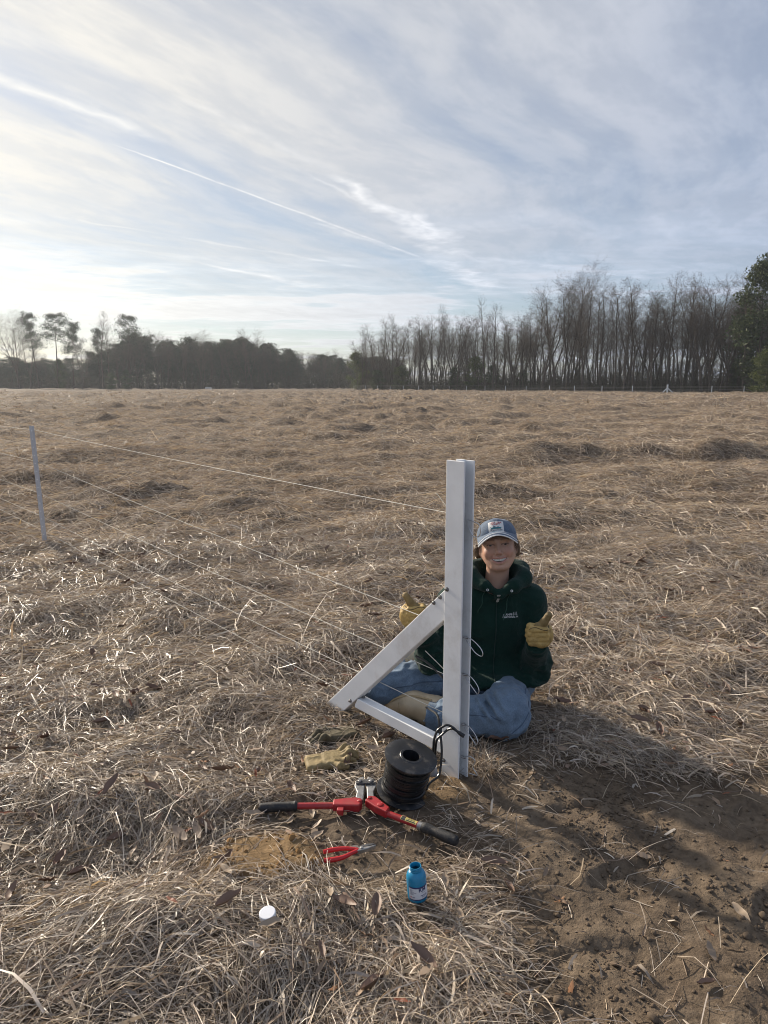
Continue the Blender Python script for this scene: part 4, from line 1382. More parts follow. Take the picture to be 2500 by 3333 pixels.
# loose ends climbing the post
q0 = Msp @ Vector((0.080, -0.012, 0.03))
c1 = [q0, (0.164, 2.33, 0.045), (0.195, 2.36, 0.053), (0.206, 2.38, 0.078), (0.211, 2.40, 0.132), (0.207, 2.42, 0.188), (0.203, 2.44, 0.227), (0.197, 2.48, 0.235), (0.180, 2.53, 0.227), (0.165, 2.58, 0.215)]
mb = MB(); mb.tube(bez(c1, 8), 0.0046, 8); kid('loose_cable', mb.mesh('loose_cable', True), m_cable, sp)
c2 = [(0.170, 2.385, 0.08), (0.179, 2.39, 0.138), (0.182, 2.395, 0.176), (0.193, 2.40, 0.208), (0.210, 2.405, 0.221), (0.230, 2.405, 0.230), (0.251, 2.395, 0.225), (0.264, 2.385, 0.216), (0.280, 2.378, 0.207)]
mb = MB(); mb.tube(bez(c2, 8), 0.0046, 8); kid('loose_cable', mb.mesh('loose_cable', True), m_cable, sp)
c3 = [(0.180, 2.395, 0.07), (0.187, 2.40, 0.124), (0.193, 2.405, 0.171), (0.211, 2.41, 0.189), (0.231, 2.41, 0.208), (0.249, 2.40, 0.219), (0.261, 2.388, 0.217)]
mb = MB(); mb.tube(bez(c3, 8), 0.0046, 8); kid('loose_cable', mb.mesh('loose_cable', True), m_cable, sp)
mb = MB(); mb.tube(bez([(0.266, 2.384, 0.215), (0.276, 2.379, 0.209), (0.289, 2.374, 0.202)], 6), [0.006] * 4 + [0.0075] * 9, 10); kid('taped_end', mb.mesh('taped_end', True), m_cable, sp)
tag(sp, 'black plastic spool of black cable standing beside the end post', 'cable spool')
# cable sleeve on the third wire
c4 = [Vector((0.125, 2.63, 0.405)), Vector((0.165, 2.585, 0.398)), Vector((0.205, 2.54, 0.375)), Vector((0.222, 2.515, 0.365))]
mb = MB(); mb.tube(bez(c4, 8), 0.0048, 8)
tag(link('cable_sleeve', mb.mesh('cable_sleeve', True), m_cable), 'short black cable sleeve on a fence wire behind the diagonal brace', 'cable')

m_pipe = simple('grey_pipe', (0.42, 0.42, 0.43), 0.4, var=0.05)
mb = MB(); Mq = frame(Vector((0.185, 2.452, -0.005)), Vector((1, 0, 0.1)).normalized(), Vector((0, 1, 0)), Vector((-0.1, 0, 1)).normalized())
mb.lathe([(0.015, 0), (0.018, 0), (0.018, 0.045), (0.015, 0.045)], 24, Mq, True)
tag(link('pipe_offcut', mb.mesh('pipe_offcut', True), m_pipe), 'short grey pipe offcut standing between spool and post foot', 'pipe')

# ------------------------------------------------------------------ bolt cutter
m_red = simple('red_paint', (0.36, 0.020, 0.024), 0.36, var=0.08, scale=30, dirt=(0.2, 0.12, 0.08), dirt_amt=0.25, spec=0.5)
m_steel = simple('dull_steel', (0.34, 0.335, 0.33), 0.42, 0.75, var=0.2, scale=45, dirt=(0.18, 0.13, 0.09), dirt_amt=0.4)
m_dksteel = simple('dark_steel', (0.10, 0.098, 0.10), 0.5, 0.6, var=0.2, scale=45)
m_grip = simple('black_rubber', (0.016, 0.016, 0.017), 0.62, var=0.2, scale=60, bump=0.0012, bscale=260, dirt=(0.2, 0.15, 0.1), dirt_amt=0.3)
bc = empty('bolt_cutter', (-0.07, 2.22, 0.0))
Zc = 0.024


def flat(poly, z0, z1, name, mat, bev=0.0015, parent=bc):
    mb = MB(); mb.prism(poly, z1 - z0, Matrix.Translation((0, 0, z0))); return kid(name, mb.mesh(name, False, bev, 2), mat, parent)


def rod(pts, rad, name, mat, n=14, parent=bc, flat_=1.0, steps=8):
    mb = MB(); p_ = bez(pts, steps) if len(pts) > 2 else [Vector(q) for q in pts]
    rr_ = rad if not hasattr(rad, '__len__') else list(np.interp(np.linspace(0, 1, len(p_)), np.linspace(0, 1, len(rad)), rad))
    mb.tube(p_, rr_, n, True, flat_); return kid(name, mb.mesh(name, True), mat, parent)


# left handle
hl = rod([(-0.302, 2.222, Zc), (-0.150, 2.224, Zc)], 0.0110, 'handle', m_red)
gl = rod([(-0.425, 2.214, 0.022), (-0.418, 2.214, 0.022), (-0.37, 2.217, 0.024), (-0.32, 2.220, Zc), (-0.306, 2.221, Zc), (-0.298, 2.222, Zc)], [0.012, 0.0165, 0.0165, 0.0155, 0.0165, 0.0185, 0.015], 'grip', m_grip, 16)
flat([(-0.175, 2.207), (-0.085, 2.203), (-0.074, 2.222), (-0.078, 2.246), (-0.10, 2.252), (-0.175, 2.240)], 0.012, 0.040, 'handle_plate', m_red, 0.004)
flat([(-0.160, 2.182), (-0.138, 2.180), (-0.136, 2.206), (-0.158, 2.207)], 0.014, 0.034, 'stop_lug', m_red, 0.002)
# right handle
rod([(0.004, 2.183, Zc), (0.122, 2.108, Zc)], 0.0110, 'handle', m_red)
rod([(0.113, 2.114, Zc), (0.132, 2.102, Zc)], 0.0138, 'ferrule', m_steel)
rod([(0.126, 2.106, Zc), (0.140, 2.097, Zc), (0.17, 2.077, 0.023), (0.20, 2.056, 0.022), (0.226, 2.039, 0.021), (0.233, 2.034, 0.021)], [0.0155, 0.0175, 0.015, 0.0165, 0.0175, 0.0165, 0.011], 'grip', m_grip, 16)
flat([(-0.066, 2.235), (-0.050, 2.262), (-0.030, 2.258), (0.020, 2.192), (0.008, 2.166), (-0.030, 2.196)], 0.012, 0.040, 'handle_plate', m_red, 0.004)
# sticker on the right tube, with print lines
hd = (Vector((0.122, 2.108, 0)) - Vector((0.004, 2.183, 0))).normalized(); hn = Vector((-hd.y, hd.x, 0))
m_yel = simple('yellow_sticker', (0.62, 0.52, 0.16), 0.4, var=0.05)
m_ink = simple('dark_print', (0.02, 0.025, 0.03), 0.5, var=0.05)
hc = Vector((0.084, 2.132, Zc))
def wrapstrip(s0, s1, a0_, a1_, r_):
    mb = MB(); n = 6; v_ = []
    for s_ in (s0, s1):
        for q in range(n + 1):
            a_ = a0_ + (a1_ - a0_) * q / n
            v_.append(hc + hd * s_ + (hn * math.cos(a_) + UP * math.sin(a_)) * r_)
    mb.add(v_, [(q, q + 1, n + 2 + q, n + 1 + q) for q in range(n)]); return mb
sk_ = kid('sticker', wrapstrip(-0.030, 0.030, R(70), R(150), 0.01125).mesh('sticker', True), m_yel, bc)
for (s0, s1, a0_, a1_) in ((-0.028, -0.013, 72, 146), (-0.009, 0.026, 122, 138), (-0.009, 0.022, 100, 112), (-0.004, 0.026, 80, 90)):
    kid('print', wrapstrip(s0, s1, R(a0_), R(a1_), 0.01135).mesh('print', True), m_ink, sk_)
# jaws
J = flat([(-0.072, 2.244), (-0.099, 2.262), (-0.096, 2.295), (-0.106, 2.330), (-0.104, 2.362), (-0.090, 2.385), (-0.073, 2.395), (-0.072, 2.375), (-0.0685, 2.345), (-0.070, 2.30)], 0.014, 0.034, 'jaw', m_steel, 0.003)
flat([(-0.058, 2.244), (-0.034, 2.262), (-0.037, 2.295), (-0.028, 2.330), (-0.030, 2.362), (-0.044, 2.385), (-0.060, 2.395), (-0.061, 2.375), (-0.0645, 2.345), (-0.061, 2.30)], 0.014, 0.034, 'jaw', m_steel, 0.003)
flat([(-0.100, 2.338), (-0.034, 2.338), (-0.032, 2.352), (-0.040, 2.366), (-0.094, 2.366), (-0.102, 2.352)], 0.0345, 0.040, 'link_plate', m_dksteel, 0.001)
def disc(c, r, z0, h, name, mat, parent=bc):
    mb = MB(); mb.lathe([(0, z0 + h), (r * 0.8, z0 + h), (r, z0 + h * 0.7), (r, z0)], 16, Matrix.Translation((c[0], c[1], 0))); return kid(name, mb.mesh(name, True), mat, parent)
for c_ in ((-0.087, 2.351), (-0.047, 2.351)): disc(c_, 0.0075, 0.040, 0.004, 'bolt', m_steel)
for c_ in ((-0.083, 2.228), (-0.050, 2.246), (-0.013, 2.206)): disc(c_, 0.0075 if c_[0] < -0.03 else 0.011, 0.040, 0.0035, 'rivet', m_red)
tag(bc, 'red bolt cutter with black grips lying open on the soil', 'bolt cutter')

# ------------------------------------------------------------------ pliers
m_redp = simple('red_dipped_grip', (0.50, 0.014, 0.018), 0.3, var=0.05)
pl = empty('pliers', (-0.10, 1.99, 0.0))
rod([(-0.188, 1.988, 0.017), (-0.165, 1.996, 0.018), (-0.130, 2.003, 0.018), (-0.098, 2.003, 0.017), (-0.080, 1.999, 0.016)], [0.0068, 0.0075, 0.0065, 0.006, 0.006], 'handle', m_redp, 12, pl)
rod([(-0.184, 1.953, 0.014), (-0.160, 1.955, 0.014), (-0.125, 1.966, 0.015), (-0.100, 1.984, 0.016), (-0.082, 1.997, 0.016)], [0.0068, 0.0078, 0.007, 0.006, 0.006], 'handle', m_redp, 12, pl)
flat([(-0.084, 1.990), (-0.072, 1.992), (-0.060, 1.998), (-0.046, 2.004), (-0.026, 2.017), (-0.026, 2.021), (-0.048, 2.012), (-0.062, 2.010), (-0.082, 2.006)], 0.008, 0.021, 'jaw', m_steel, 0.0018, pl)
flat([(-0.083, 2.007), (-0.062, 2.012), (-0.046, 2.016), (-0.028, 2.024), (-0.030, 2.028), (-0.052, 2.027), (-0.068, 2.020), (-0.082, 2.011)], 0.009, 0.020, 'jaw', m_dksteel, 0.0018, pl)
disc((-0.070, 2.004), 0.0055, 0.0212, 0.002, 'rivet', m_steel, pl)
tag(pl, 'small pliers with red handles lying in front of the bolt cutter', 'pliers')

# ------------------------------------------------------------------ blue bottle and its lid
m_blue = simple('blue_plastic', (0.012, 0.205, 0.37), 0.24, var=0.05, scale=20, spec=0.5)
m_label = simple('paper_label', (0.66, 0.67, 0.70), 0.5, var=0.03)
m_navy = simple('navy_print', (0.025, 0.035, 0.12), 0.5, var=0.05)
m_redprint = simple('red_print', (0.5, 0.05, 0.06), 0.5, var=0.05)
BX = Vector((0.0965, 1.806, 0.004)); bax = Vector((-0.075, -0.02, 1)).normalized()
bx_ = Vector((1, 0, 0)); bx_ = (bx_ - bax * bx_.dot(bax)).normalized(); by_ = bax.cross(bx_)
Mbt = frame(BX, bx_, by_, bax)
bt = empty('bottle', BX)
mb = MB()
mb.lathe([(0, 0.0), (0.024, 0.0), (0.0275, 0.003), (0.0285, 0.008), (0.0285, 0.066), (0.0278, 0.074), (0.0245, 0.083), (0.0195, 0.088), (0.0165, 0.0895), (0.0165, 0.092), (0.0172, 0.0925), (0.0172, 0.094), (0.0165, 0.0945), (0.0165, 0.0975), (0.0175, 0.098), (0.0175, 0.0995), (0.0165, 0.100),
          (0.0165, 0.1035), (0.016, 0.104), (0.0148, 0.104), (0.0145, 0.1035), (0.0145, 0.090), (0.022, 0.082), (0.026, 0.07), (0.026, 0.02), (0, 0.018)], 40, Mbt)
kid('body', mb.mesh('bottle_body', True), m_blue, bt)


def cyl_patch(a0_, a1_, z0, z1, r_, M, n=10):
    mb = MB(); v_ = []
    for z_ in (z0, z1):
        for q in range(n + 1):
            a_ = a0_ + (a1_ - a0_) * q / n; v_.append(M @ Vector((r_ * math.sin(a_), -r_ * math.cos(a_), z_)))
    mb.add(v_, [(q, q + 1, n + 2 + q, n + 1 + q) for q in range(n)]); return mb
lab_o = kid('label', cyl_patch(R(-52), R(150), 0.016, 0.050, 0.0288, Mbt, 26).mesh('label', True), m_label, bt)
kid('label_band', cyl_patch(R(-52), R(150), 0.0505, 0.0545, 0.0288, Mbt, 26).mesh('label_band', True), m_navy, bt)
kid('label_band', cyl_patch(R(-52), R(150), 0.0125, 0.0155, 0.0288, Mbt, 26).mesh('label_band', True), m_navy, bt)
for i, (w_, z_) in enumerate(((24, 0.0455), (16, 0.0425), (28, 0.0395), (40, 0.0365), (26, 0.0335), (24, 0.0305))):
    kid('print_line', cyl_patch(R(-46), R(-46 + w_), z_, z_ + 0.0011, 0.02895, Mbt, 4).mesh('print_line'), m_navy, lab_o)
for i, (a_, w_, z_) in enumerate(((24, 30, 0.0345), (18, 44, 0.0255), (24, 40, 0.0205), (26, 36, 0.0228))):
    kid('print_line', cyl_patch(R(a_), R(a_ + w_), z_, z_ + (0.0022 if z_ == 0.0255 else 0.0009), 0.02895, Mbt, 4).mesh('print_line'), m_navy, lab_o)
kid('flag', cyl_patch(R(-44), R(-34), 0.0205, 0.0240, 0.02895, Mbt, 3).mesh('flag'), m_redprint, lab_o)
kid('flag_canton', cyl_patch(R(-44), R(-39), 0.0224, 0.0241, 0.0290, Mbt, 2).mesh('flag_canton'), m_navy, lab_o)


def cyl_text(txt, size, a_, z_, parent, mat, bold=0.0, r_=0.0290):
    me = subdivide(text_mesh(txt, size, 0, 'LEFT', bold), 3, 0.004)
    for v_ in me.vertices:
        ang = R(a_) + v_.co.x / r_; v_.co = Mbt @ Vector((r_ * math.sin(ang), -r_ * math.cos(ang), z_ + v_.co.y))
    return kid('lettering', me, mat, parent)
cyl_text('KM', 0.0165, 8, 0.0445, lab_o, m_navy, 0.0006)
cyl_text('USA', 0.0046, -32, 0.0222, lab_o, m_navy, 0.0002)
tag(bt, 'open blue plastic bottle with white label, lower centre', 'bottle')
m_lid = simple('white_plastic', (0.78, 0.79, 0.82), 0.35, var=0.02)
lz = float(ghi(np.array([-0.306]), np.array([1.655]))[0]) + 0.030
lid = empty('screw_cap', (-0.306, 1.655, lz))
ML = Matrix.Translation((-0.306, 1.655, lz)) @ Euler((R(9), R(-4), 0)).to_matrix().to_4x4()
mb = MB(); prof = [(0, 0.015), (0.0195, 0.015), (0.0208, 0.0145), (0.0215, 0.0130), (0.0215, 0.0), (0.020, 0.0), (0.020, 0.012), (0, 0.0125)]
mb.lathe(prof, 40, ML); kid('cap_shell', mb.mesh('lid', False), m_lid, lid)
for i in range(30):
    a_ = 2 * math.pi * i / 30; mb = MB(); Mk = ML @ Matrix.Rotation(a_, 4, 'Z')
    mb.box(Mk @ Vector((0.0216, 0, 0.0065)), 0.0004, 0.0011, 0.0055, Mk.to_3x3()); kid('rib', mb.mesh('rib'), m_lid, lid)
tag(lid, 'white ribbed screw lid lying on the straw, left of the bottle', 'lid')

# ------------------------------------------------------------------ the seated person
person = empty('person', (0.50, 3.08, 0.0))
tag(person, 'person in denim cap and dark green hoodie sitting cross-legged, giving two thumbs up', 'person')


def ridged(X, Y, Z, s, seed=1):
    n = vn3(X * s[0] + 3.3, Y * s[1] + 7.1, Z * s[2] + 50.5, seed)
    return 1 - np.abs(2 * n - 1)


# ---- head frame: local x to the viewer's right, y backwards, z up, origin between the ears at eye height
MH = Matrix.Translation((0.4855, 2.955, 0.7755)) @ Matrix.Rotation(R(-8), 4, 'Z') @ Matrix.Rotation(R(-9), 4, 'X') @ Matrix.Rotation(R(-7.5), 4, 'Y') @ Matrix.Translation((0.0, 0.083, 0.0))
MHi = MH.inverted()
nb = MHi @ Vector((0.497, 3.045, 0.545)); ch = MHi @ Vector((0.497, 3.07, 0.49)); shl = MHi @ Vector((0.36, 3.07, 0.50)); shr = MHi @ Vector((0.635, 3.07, 0.50))
zu = lambda x: -0.0600 + 2.6 * x * x
zl = lambda x: -0.0718 + 13.0 * x * x


def head_f(X, Y, Z):
    aX = np.abs(X)
    d = ell(X, Y, Z, (0, 0.012, 0.018), (0.072, 0.092, 0.080))
    d = smin(d, ell(X, Y, Z, (0, -0.020, -0.030), (0.0645, 0.068, 0.082)), 0.03)
    d = smin(d, cone(aX, Y, Z, (0.052, -0.002, -0.050), (0.022, -0.052, -0.092), 0.020, 0.019), 0.025)
    d = smin(d, ell(X, Y, Z, (0, -0.068, -0.095), (0.024, 0.021, 0.018)), 0.018)
    d = smin(d, ell(aX, Y, Z, (0.040, -0.058, -0.034), (0.022, 0.022, 0.021)), 0.016)
    d = smin(d, cone(aX, Y, Z, (0.006, -0.084, 0.020), (0.042, -0.070, 0.022), 0.009, 0.008), 0.014)
    d = smax(d, -ell(aX, Y, Z, (0.031, -0.094, 0.001), (0.018, 0.014, 0.012)), 0.010)
    lid_ = ell(aX, Y, Z, (0.031, -0.069, 0.0), (0.0155, 0.0135, 0.0125))
    lid_ = smax(lid_, -ell(aX, Y, Z, (0.031, -0.085, -0.0005), (0.0125, 0.013, 0.0027)), 0.001)
    d = smin(d, lid_, 0.004)
    # nose
    d = smin(d, cone(X, Y, Z, (0, -0.083, 0.008), (0, -0.103, -0.030), 0.0070, 0.0100), 0.010)
    d = smin(d, ell(aX, Y, Z, (0.0115, -0.091, -0.036), (0.0075, 0.009, 0.0065)), 0.005)
    d = smax(d, -ell(aX, Y, Z, (0.006, -0.099, -0.043), (0.0032, 0.005, 0.0035)), 0.002)
    # muzzle, lips, mouth opening
    d = smin(d, ell(X, Y, Z, (0, -0.066, -0.064), (0.034, 0.022, 0.022)), 0.014)
    for k_ in range(6):
        xa, xb = k_ * 0.0055, (k_ + 1) * 0.0055
        ra = 0.0046 * (1 - (k_ / 6.5) ** 2) + 0.0012; rb = 0.0046 * (1 - ((k_ + 1) / 6.5) ** 2) + 0.0012
        yf = lambda x: -0.0885 + 14.5 * x * x
        d = smin(d, cone(aX, Y, Z, (xa, yf(xa), zu(xa) + ra), (xb, yf(xb), zu(xb) + rb), ra, rb), 0.004)
        d = smin(d, cone(aX, Y, Z, (xa, yf(xa) + 0.001, zl(xa) - ra), (xb, yf(xb) + 0.001, zl(xb) - rb), ra * 1.1, rb), 0.004)
    mouth = np.maximum(np.maximum(zl(X) - Z, Z - zu(X)), np.maximum(aX - 0.031, Y + 0.070 - 9.0 * X * X))
    d = smax(d, -mouth, 0.0015)
    # fold from the nose to the mouth corner
    d = smax(d, -cone(aX, Y, Z, (0.021, -0.0895, -0.040), (0.037, -0.075, -0.060), 0.0026, 0.0022), 0.008)
    # ears
    e_ = ell(aX, Y, Z, (0.078, 0.012, -0.022), (0.008, 0.017, 0.029))
    e_ = smax(e_, -ell(aX, Y, Z, (0.087, 0.006, -0.018), (0.006, 0.009, 0.016)), 0.004)
    d = smin(d, e_, 0.008)
    # neck and upper chest
    d = smin(d, cone(X, Y, Z, (0, 0.022, -0.055), tuple(nb), 0.050, 0.051), 0.022)
    d = smin(d, cone(X, Y, Z, tuple(nb), tuple(ch), 0.048, 0.07), 0.03)
    d = smin(d, cone(X, Y, Z, tuple(shl), tuple(shr), 0.055, 0.055), 0.04)
    return d


def skin_col(x, y, z):
    x = np.asarray(x); ax_n = np.abs(x)
    c = np.tile(np.array([0.50, 0.30, 0.212]), (len(x), 1))
    def mixc(m, col): c[:] = c * (1 - m[:, None]) + np.array(col) * m[:, None]
    fr = (y < -0.03)
    mixc(0.45 * np.exp(-(((ax_n - 0.042) / 0.02) ** 2 + ((z + 0.035) / 0.018) ** 2)) * fr, (0.49, 0.205, 0.15))
    mixc(0.35 * np.exp(-((x / 0.016) ** 2 + ((z + 0.030) / 0.014) ** 2)) * fr, (0.48, 0.215, 0.16))
    lipu = np.exp(-((z - (zu(x) + 0.0035)) / 0.0036) ** 2) * (ax_n < 0.031) * (y < -0.05)
    lipl = np.exp(-((z - (zl(x) - 0.0038)) / 0.0042) ** 2) * (ax_n < 0.029) * (y < -0.05)
    mixc(0.75 * np.maximum(lipu, lipl), (0.40, 0.15, 0.13))
    inn = ((z < zu(x) - 0.0006) & (z > zl(x) + 0.0006) & (ax_n < 0.03) & (y < -0.05)).astype(float)
    mixc(inn, (0.10, 0.02, 0.02))
    br = np.exp(-((z - (0.0235 - 5.0 * (ax_n - 0.034) ** 2)) / 0.0035) ** 2) * (ax_n > 0.012) * (ax_n < 0.052) * (y < -0.05)
    mixc(0.6 * br, (0.09, 0.055, 0.036))
    lash = np.exp(-((z - 0.0036 + 10 * (ax_n - 0.031) ** 2) / 0.0020) ** 2) * (np.abs(ax_n - 0.031) < 0.017) * (y < -0.07)
    mixc(0.95 * lash, (0.02, 0.012, 0.009))
    mixc(0.35 * np.exp(-(((ax_n - 0.031) / 0.018) ** 2 + ((z + 0.004) / 0.012) ** 2)) * (y < -0.06), (0.30, 0.16, 0.12))  # soft shade round the eyes, painted into the skin colour
    return c


def place(me, M):
    me.transform(M); me.update(); return me


m_skin, k, b, o = new_mat('skin')
k.put(b.inputs['Base Color'], k.n('ShaderNodeAttribute', attribute_name='skin').outputs['Color'])
b.inputs['Roughness'].default_value = 0.46
b.inputs['Subsurface Weight'].default_value = 0.12
b.inputs['Subsurface Radius'].default_value = (0.012, 0.005, 0.003)
b.inputs['Subsurface Scale'].default_value = 0.6
bn = k.n('ShaderNodeBump'); bn.inputs['Distance'].default_value = 0.0006; k.put(bn.inputs['Height'], k.noise(k.n('ShaderNodeTexCoord').outputs['Object'], 420, 3, 0.6)); k.t.links.new(bn.outputs[0], b.inputs['Normal'])
head_me = place(sdf_mesh('body', head_f, (-0.20, -0.125, -0.34), (0.20, 0.135, 0.13), 0.0028, {'skin': skin_col}), MH)
body = kid('body', head_me, m_skin, person)
head_bvh = None

# eyes and teeth
m_eye, k, b, o = new_mat('eye')
k.put(b.inputs['Base Color'], k.n('ShaderNodeAttribute', attribute_name='tone').outputs['Color']); b.inputs['Roughness'].default_value = 0.12
for s_ in (-1, 1):
    bm = bmesh.new(); bmesh.ops.create_uvsphere(bm, u_segments=24, v_segments=16, radius=0.0122)
    V = np.array([v_.co[:] for v_ in bm.verts]); F = [[v_.index for v_ in f.verts] for f in bm.faces]; bm.free()
    me = bpy.data.meshes.new('eye'); me.from_pydata(V.tolist(), [], F)
    gz_ = np.hypot(V[:, 0], V[:, 2] - 0.001); front = V[:, 1] < 0
    col_ = np.tile(np.array([0.26, 0.23, 0.21, 1]), (len(V), 1)); col_[(gz_ < 0.0066) & front] = (0.055, 0.032, 0.018, 1); col_[(gz_ < 0.003) & front] = (0.005, 0.005, 0.005, 1)
    a_ = me.attributes.new('tone', 'FLOAT_COLOR', 'POINT'); a_.data.foreach_set('color', col_.astype(np.float32).ravel())
    for p_ in me.polygons: p_.use_smooth = True
    kid('eye', place(me, MH @ Matrix.Translation((0.031 * s_, -0.0695, 0.0))), m_eye, body)
m_teeth = simple('teeth', (0.80, 0.76, 0.68), 0.22, var=0.03)
nx_, nz_ = 57, 6; V = []
for i in range(nx_):
    x = -0.0285 + 0.057 * i / (nx_ - 1); ph = (x / 0.0072) % 1.0
    for j in range(nz_):
        t = j / (nz_ - 1); z = (zu(x) + 0.001) * (1 - t) + (max(zl(x), zu(x) - 0.0095) + 0.0006) * t
        V.append((x, -0.0835 + 11.5 * x * x + 0.0030 * (abs(ph - 0.5) * 2) ** 5, z))
F = [(i * nz_ + j, i * nz_ + j + 1, (i + 1) * nz_ + j + 1, (i + 1) * nz_ + j) for i in range(nx_ - 1) for j in range(nz_ - 1)]
me = bpy.data.meshes.new('teeth'); me.from_pydata(V, [], F)
for p_ in me.polygons: p_.use_smooth = True
kid('teeth', place(me, MH), m_teeth, body)

# hair: a mass under the cap and loose wisps
m_hair = simple('brown_hair', (0.125, 0.076, 0.042), 0.5, var=0.4, scale=200, spec=0.4)
def hair_f(X, Y, Z):
    d = ell(X, Y, Z, (0, 0.030, 0.010), (0.080, 0.088, 0.078))
    d = smin(d, ell(X, Y, Z, (-0.035, 0.115, -0.05), (0.035, 0.03, 0.045)), 0.03)
    d = smin(d, ell(X, Y, Z, (-0.086, 0.036, -0.026), (0.024, 0.030, 0.038)), 0.02)
    d = smin(d, ell(X, Y, Z, (0.082, 0.034, -0.028), (0.018, 0.028, 0.042)), 0.02)
    d = smax(d, -(Y - 0.012 - 0.25 * (Z + 0.02)), 0.008)
    d = d + 0.0035 * ridged(X, Y, Z, (120, 60, 25), 4)
    return smax(d, -(Z + 0.095), 0.01)
hair = kid('hair', place(sdf_mesh('hair', hair_f, (-0.11, -0.02, -0.11), (0.11, 0.16, 0.115), 0.0035), MH), m_hair, person)
rh = random.Random(77)
def wisps(n, starts, guide, jit, name):
    mb = MB()
    for i in range(n):
        s0 = Vector(starts) + Vector((rh.gauss(0, .004), rh.gauss(0, .010), rh.gauss(0, .007)))
        j_ = Vector((rh.gauss(0, jit), rh.gauss(0, jit), rh.gauss(0, jit))); ph = rh.random() * 6
        pts = []; ls = rh.uniform(0.4, 1.08)
        for q, gp in enumerate(guide):
            t = q / (len(guide) - 1)
            pts.append(MH @ (s0 + Vector(gp) * ls + j_ * t * 1.6 + Vector((math.sin(ph + t * 7) * 0.0035 * t, math.cos(ph + t * 6) * 0.003 * t, 0))))
        mb.tube(bez(pts, 4), [0.00055] * (4 * (len(guide) - 1)) + [0.0003], 4, False)
    kid(name, mb.mesh(name, True), m_hair, hair)
wisps(70, (-0.073, 0.000, 0.015), [(0, 0, 0), (-0.008, 0.006, -0.020), (-0.016, 0.016, -0.032), (-0.026, 0.028, -0.046)], 0.008, 'strands')
wisps(50, (-0.070, 0.030, 0.000), [(0, 0, 0), (-0.014, 0.010, -0.018), (-0.030, 0.022, -0.034), (-0.040, 0.032, -0.060)], 0.009, 'strands')
wisps(40, (0.073, -0.012, 0.012), [(0, 0, 0), (0.007, 0.002, -0.022), (0.010, 0.006, -0.046), (0.008, 0.008, -0.066), (-0.002, 0.008, -0.082)], 0.006, 'strands')
wisps(26, (0.072, 0.012, 0.010), [(0, 0, 0), (0.010, 0.006, -0.024), (0.018, 0.012, -0.05), (0.014, 0.016, -0.075)], 0.008, 'strands')
wisps(26, (-0.068, -0.030, 0.020), [(0, 0, 0), (-0.004, 0.006, -0.020), (-0.003, 0.010, -0.042)], 0.004, 'strands')

# ---- cap
def denim(name, col, sc=260.0):
    m, k, b, o = new_mat(name)
    tcn = k.n('ShaderNodeTexCoord').outputs['Object']
    n1 = k.noise(tcn, 14, 6, 0.7); n2 = k.noise(k.v('MULTIPLY', tcn, (1.0, 0.5, 0.35)), 520, 2, 0.6)
    lo_ = tuple(q * 0.72 for q in col) + (1,); hi_ = tuple(min(1, q * 1.3 + 0.03) for q in col) + (1,)
    k.put(b.inputs['Base Color'], k.mix(k.smooth(k.m('ADD', k.m('MULTIPLY', n1, 0.45), k.m('MULTIPLY', n2, 0.55)), 0.30, 0.70), lo_, hi_))
    b.inputs['Roughness'].default_value = 0.85; b.inputs['Specular IOR Level'].default_value = 0.2
    b.inputs['Sheen Weight'].default_value = 0.15
    bn = k.n('ShaderNodeBump'); bn.inputs['Distance'].default_value = 0.0016; bn.inputs['Strength'].default_value = 0.8
    wv = k.noise(k.v('MULTIPLY', tcn, (60, 60, 60)), 1.0, 4, 0.6, 1.2)
    k.put(bn.inputs['Height'], k.m('ADD', k.m('MULTIPLY', wv, 0.9), k.m('MULTIPLY', n2, 0.35)))
    k.t.links.new(bn.outputs[0], b.inputs['Normal'])
    return m


m_cap = denim('washed_denim_cap', (0.072, 0.108, 0.165))
m_capw = simple('white_piping', (0.78, 0.78, 0.76), 0.6, var=0.03)
cap = empty('cap', tuple(MH @ Vector((0, 0, 0.05)))); cap.parent = person; cap.location = cap.location - person.location
def cap_base(t): return 0.022 + 0.028 * math.cos(t / 2) ** 6        # front edge sits higher
def cap_pt(t, a):
    """t: angle round the head (0 = front), a: 0 base .. 1 top"""
    aa = a * math.pi / 2
    c_ = math.cos(aa) ** 0.74; s_ = math.sin(aa) ** 0.92
    x = 0.0868 * math.sin(t) * c_; y = 0.012 - 0.1035 * math.cos(t) * c_; z = cap_base(t) * (1 - s_) + 0.1085 * s_
    z += 0.011 * math.exp(-((x / 0.026) ** 2 + ((y + 0.045) / 0.030) ** 2)) * s_
    y -= 0.004 * math.exp(-((x / 0.035) ** 2)) * (1 - s_) * (1 if math.cos(t) > 0 else 0)
    return Vector((x, y, z))
nt, na = 72, 22; V = []
for i in range(nt):
    for j in range(na):
        t_ = 2 * math.pi * i / nt
        p = cap_pt(t_, j / na)
        seam = math.cos(3 * t_) ** 40 * 0.0012
        V.append(p * (1 - seam / 0.09))
V.append(cap_pt(0, 1.0)); F = []
for i in range(nt):
    i2 = (i + 1) % nt
    for j in range(na - 1): F.append((i * na + j, i2 * na + j, i2 * na + j + 1, i * na + j + 1))
    F.append((i * na + na - 1, i2 * na + na - 1, nt * na))
me = bpy.data.meshes.new('crown'); me.from_pydata(V, [], F)
for p_ in me.polygons: p_.use_smooth = True
crown_me = place(me, MH)
crown = kid('crown', crown_me, m_cap, cap)
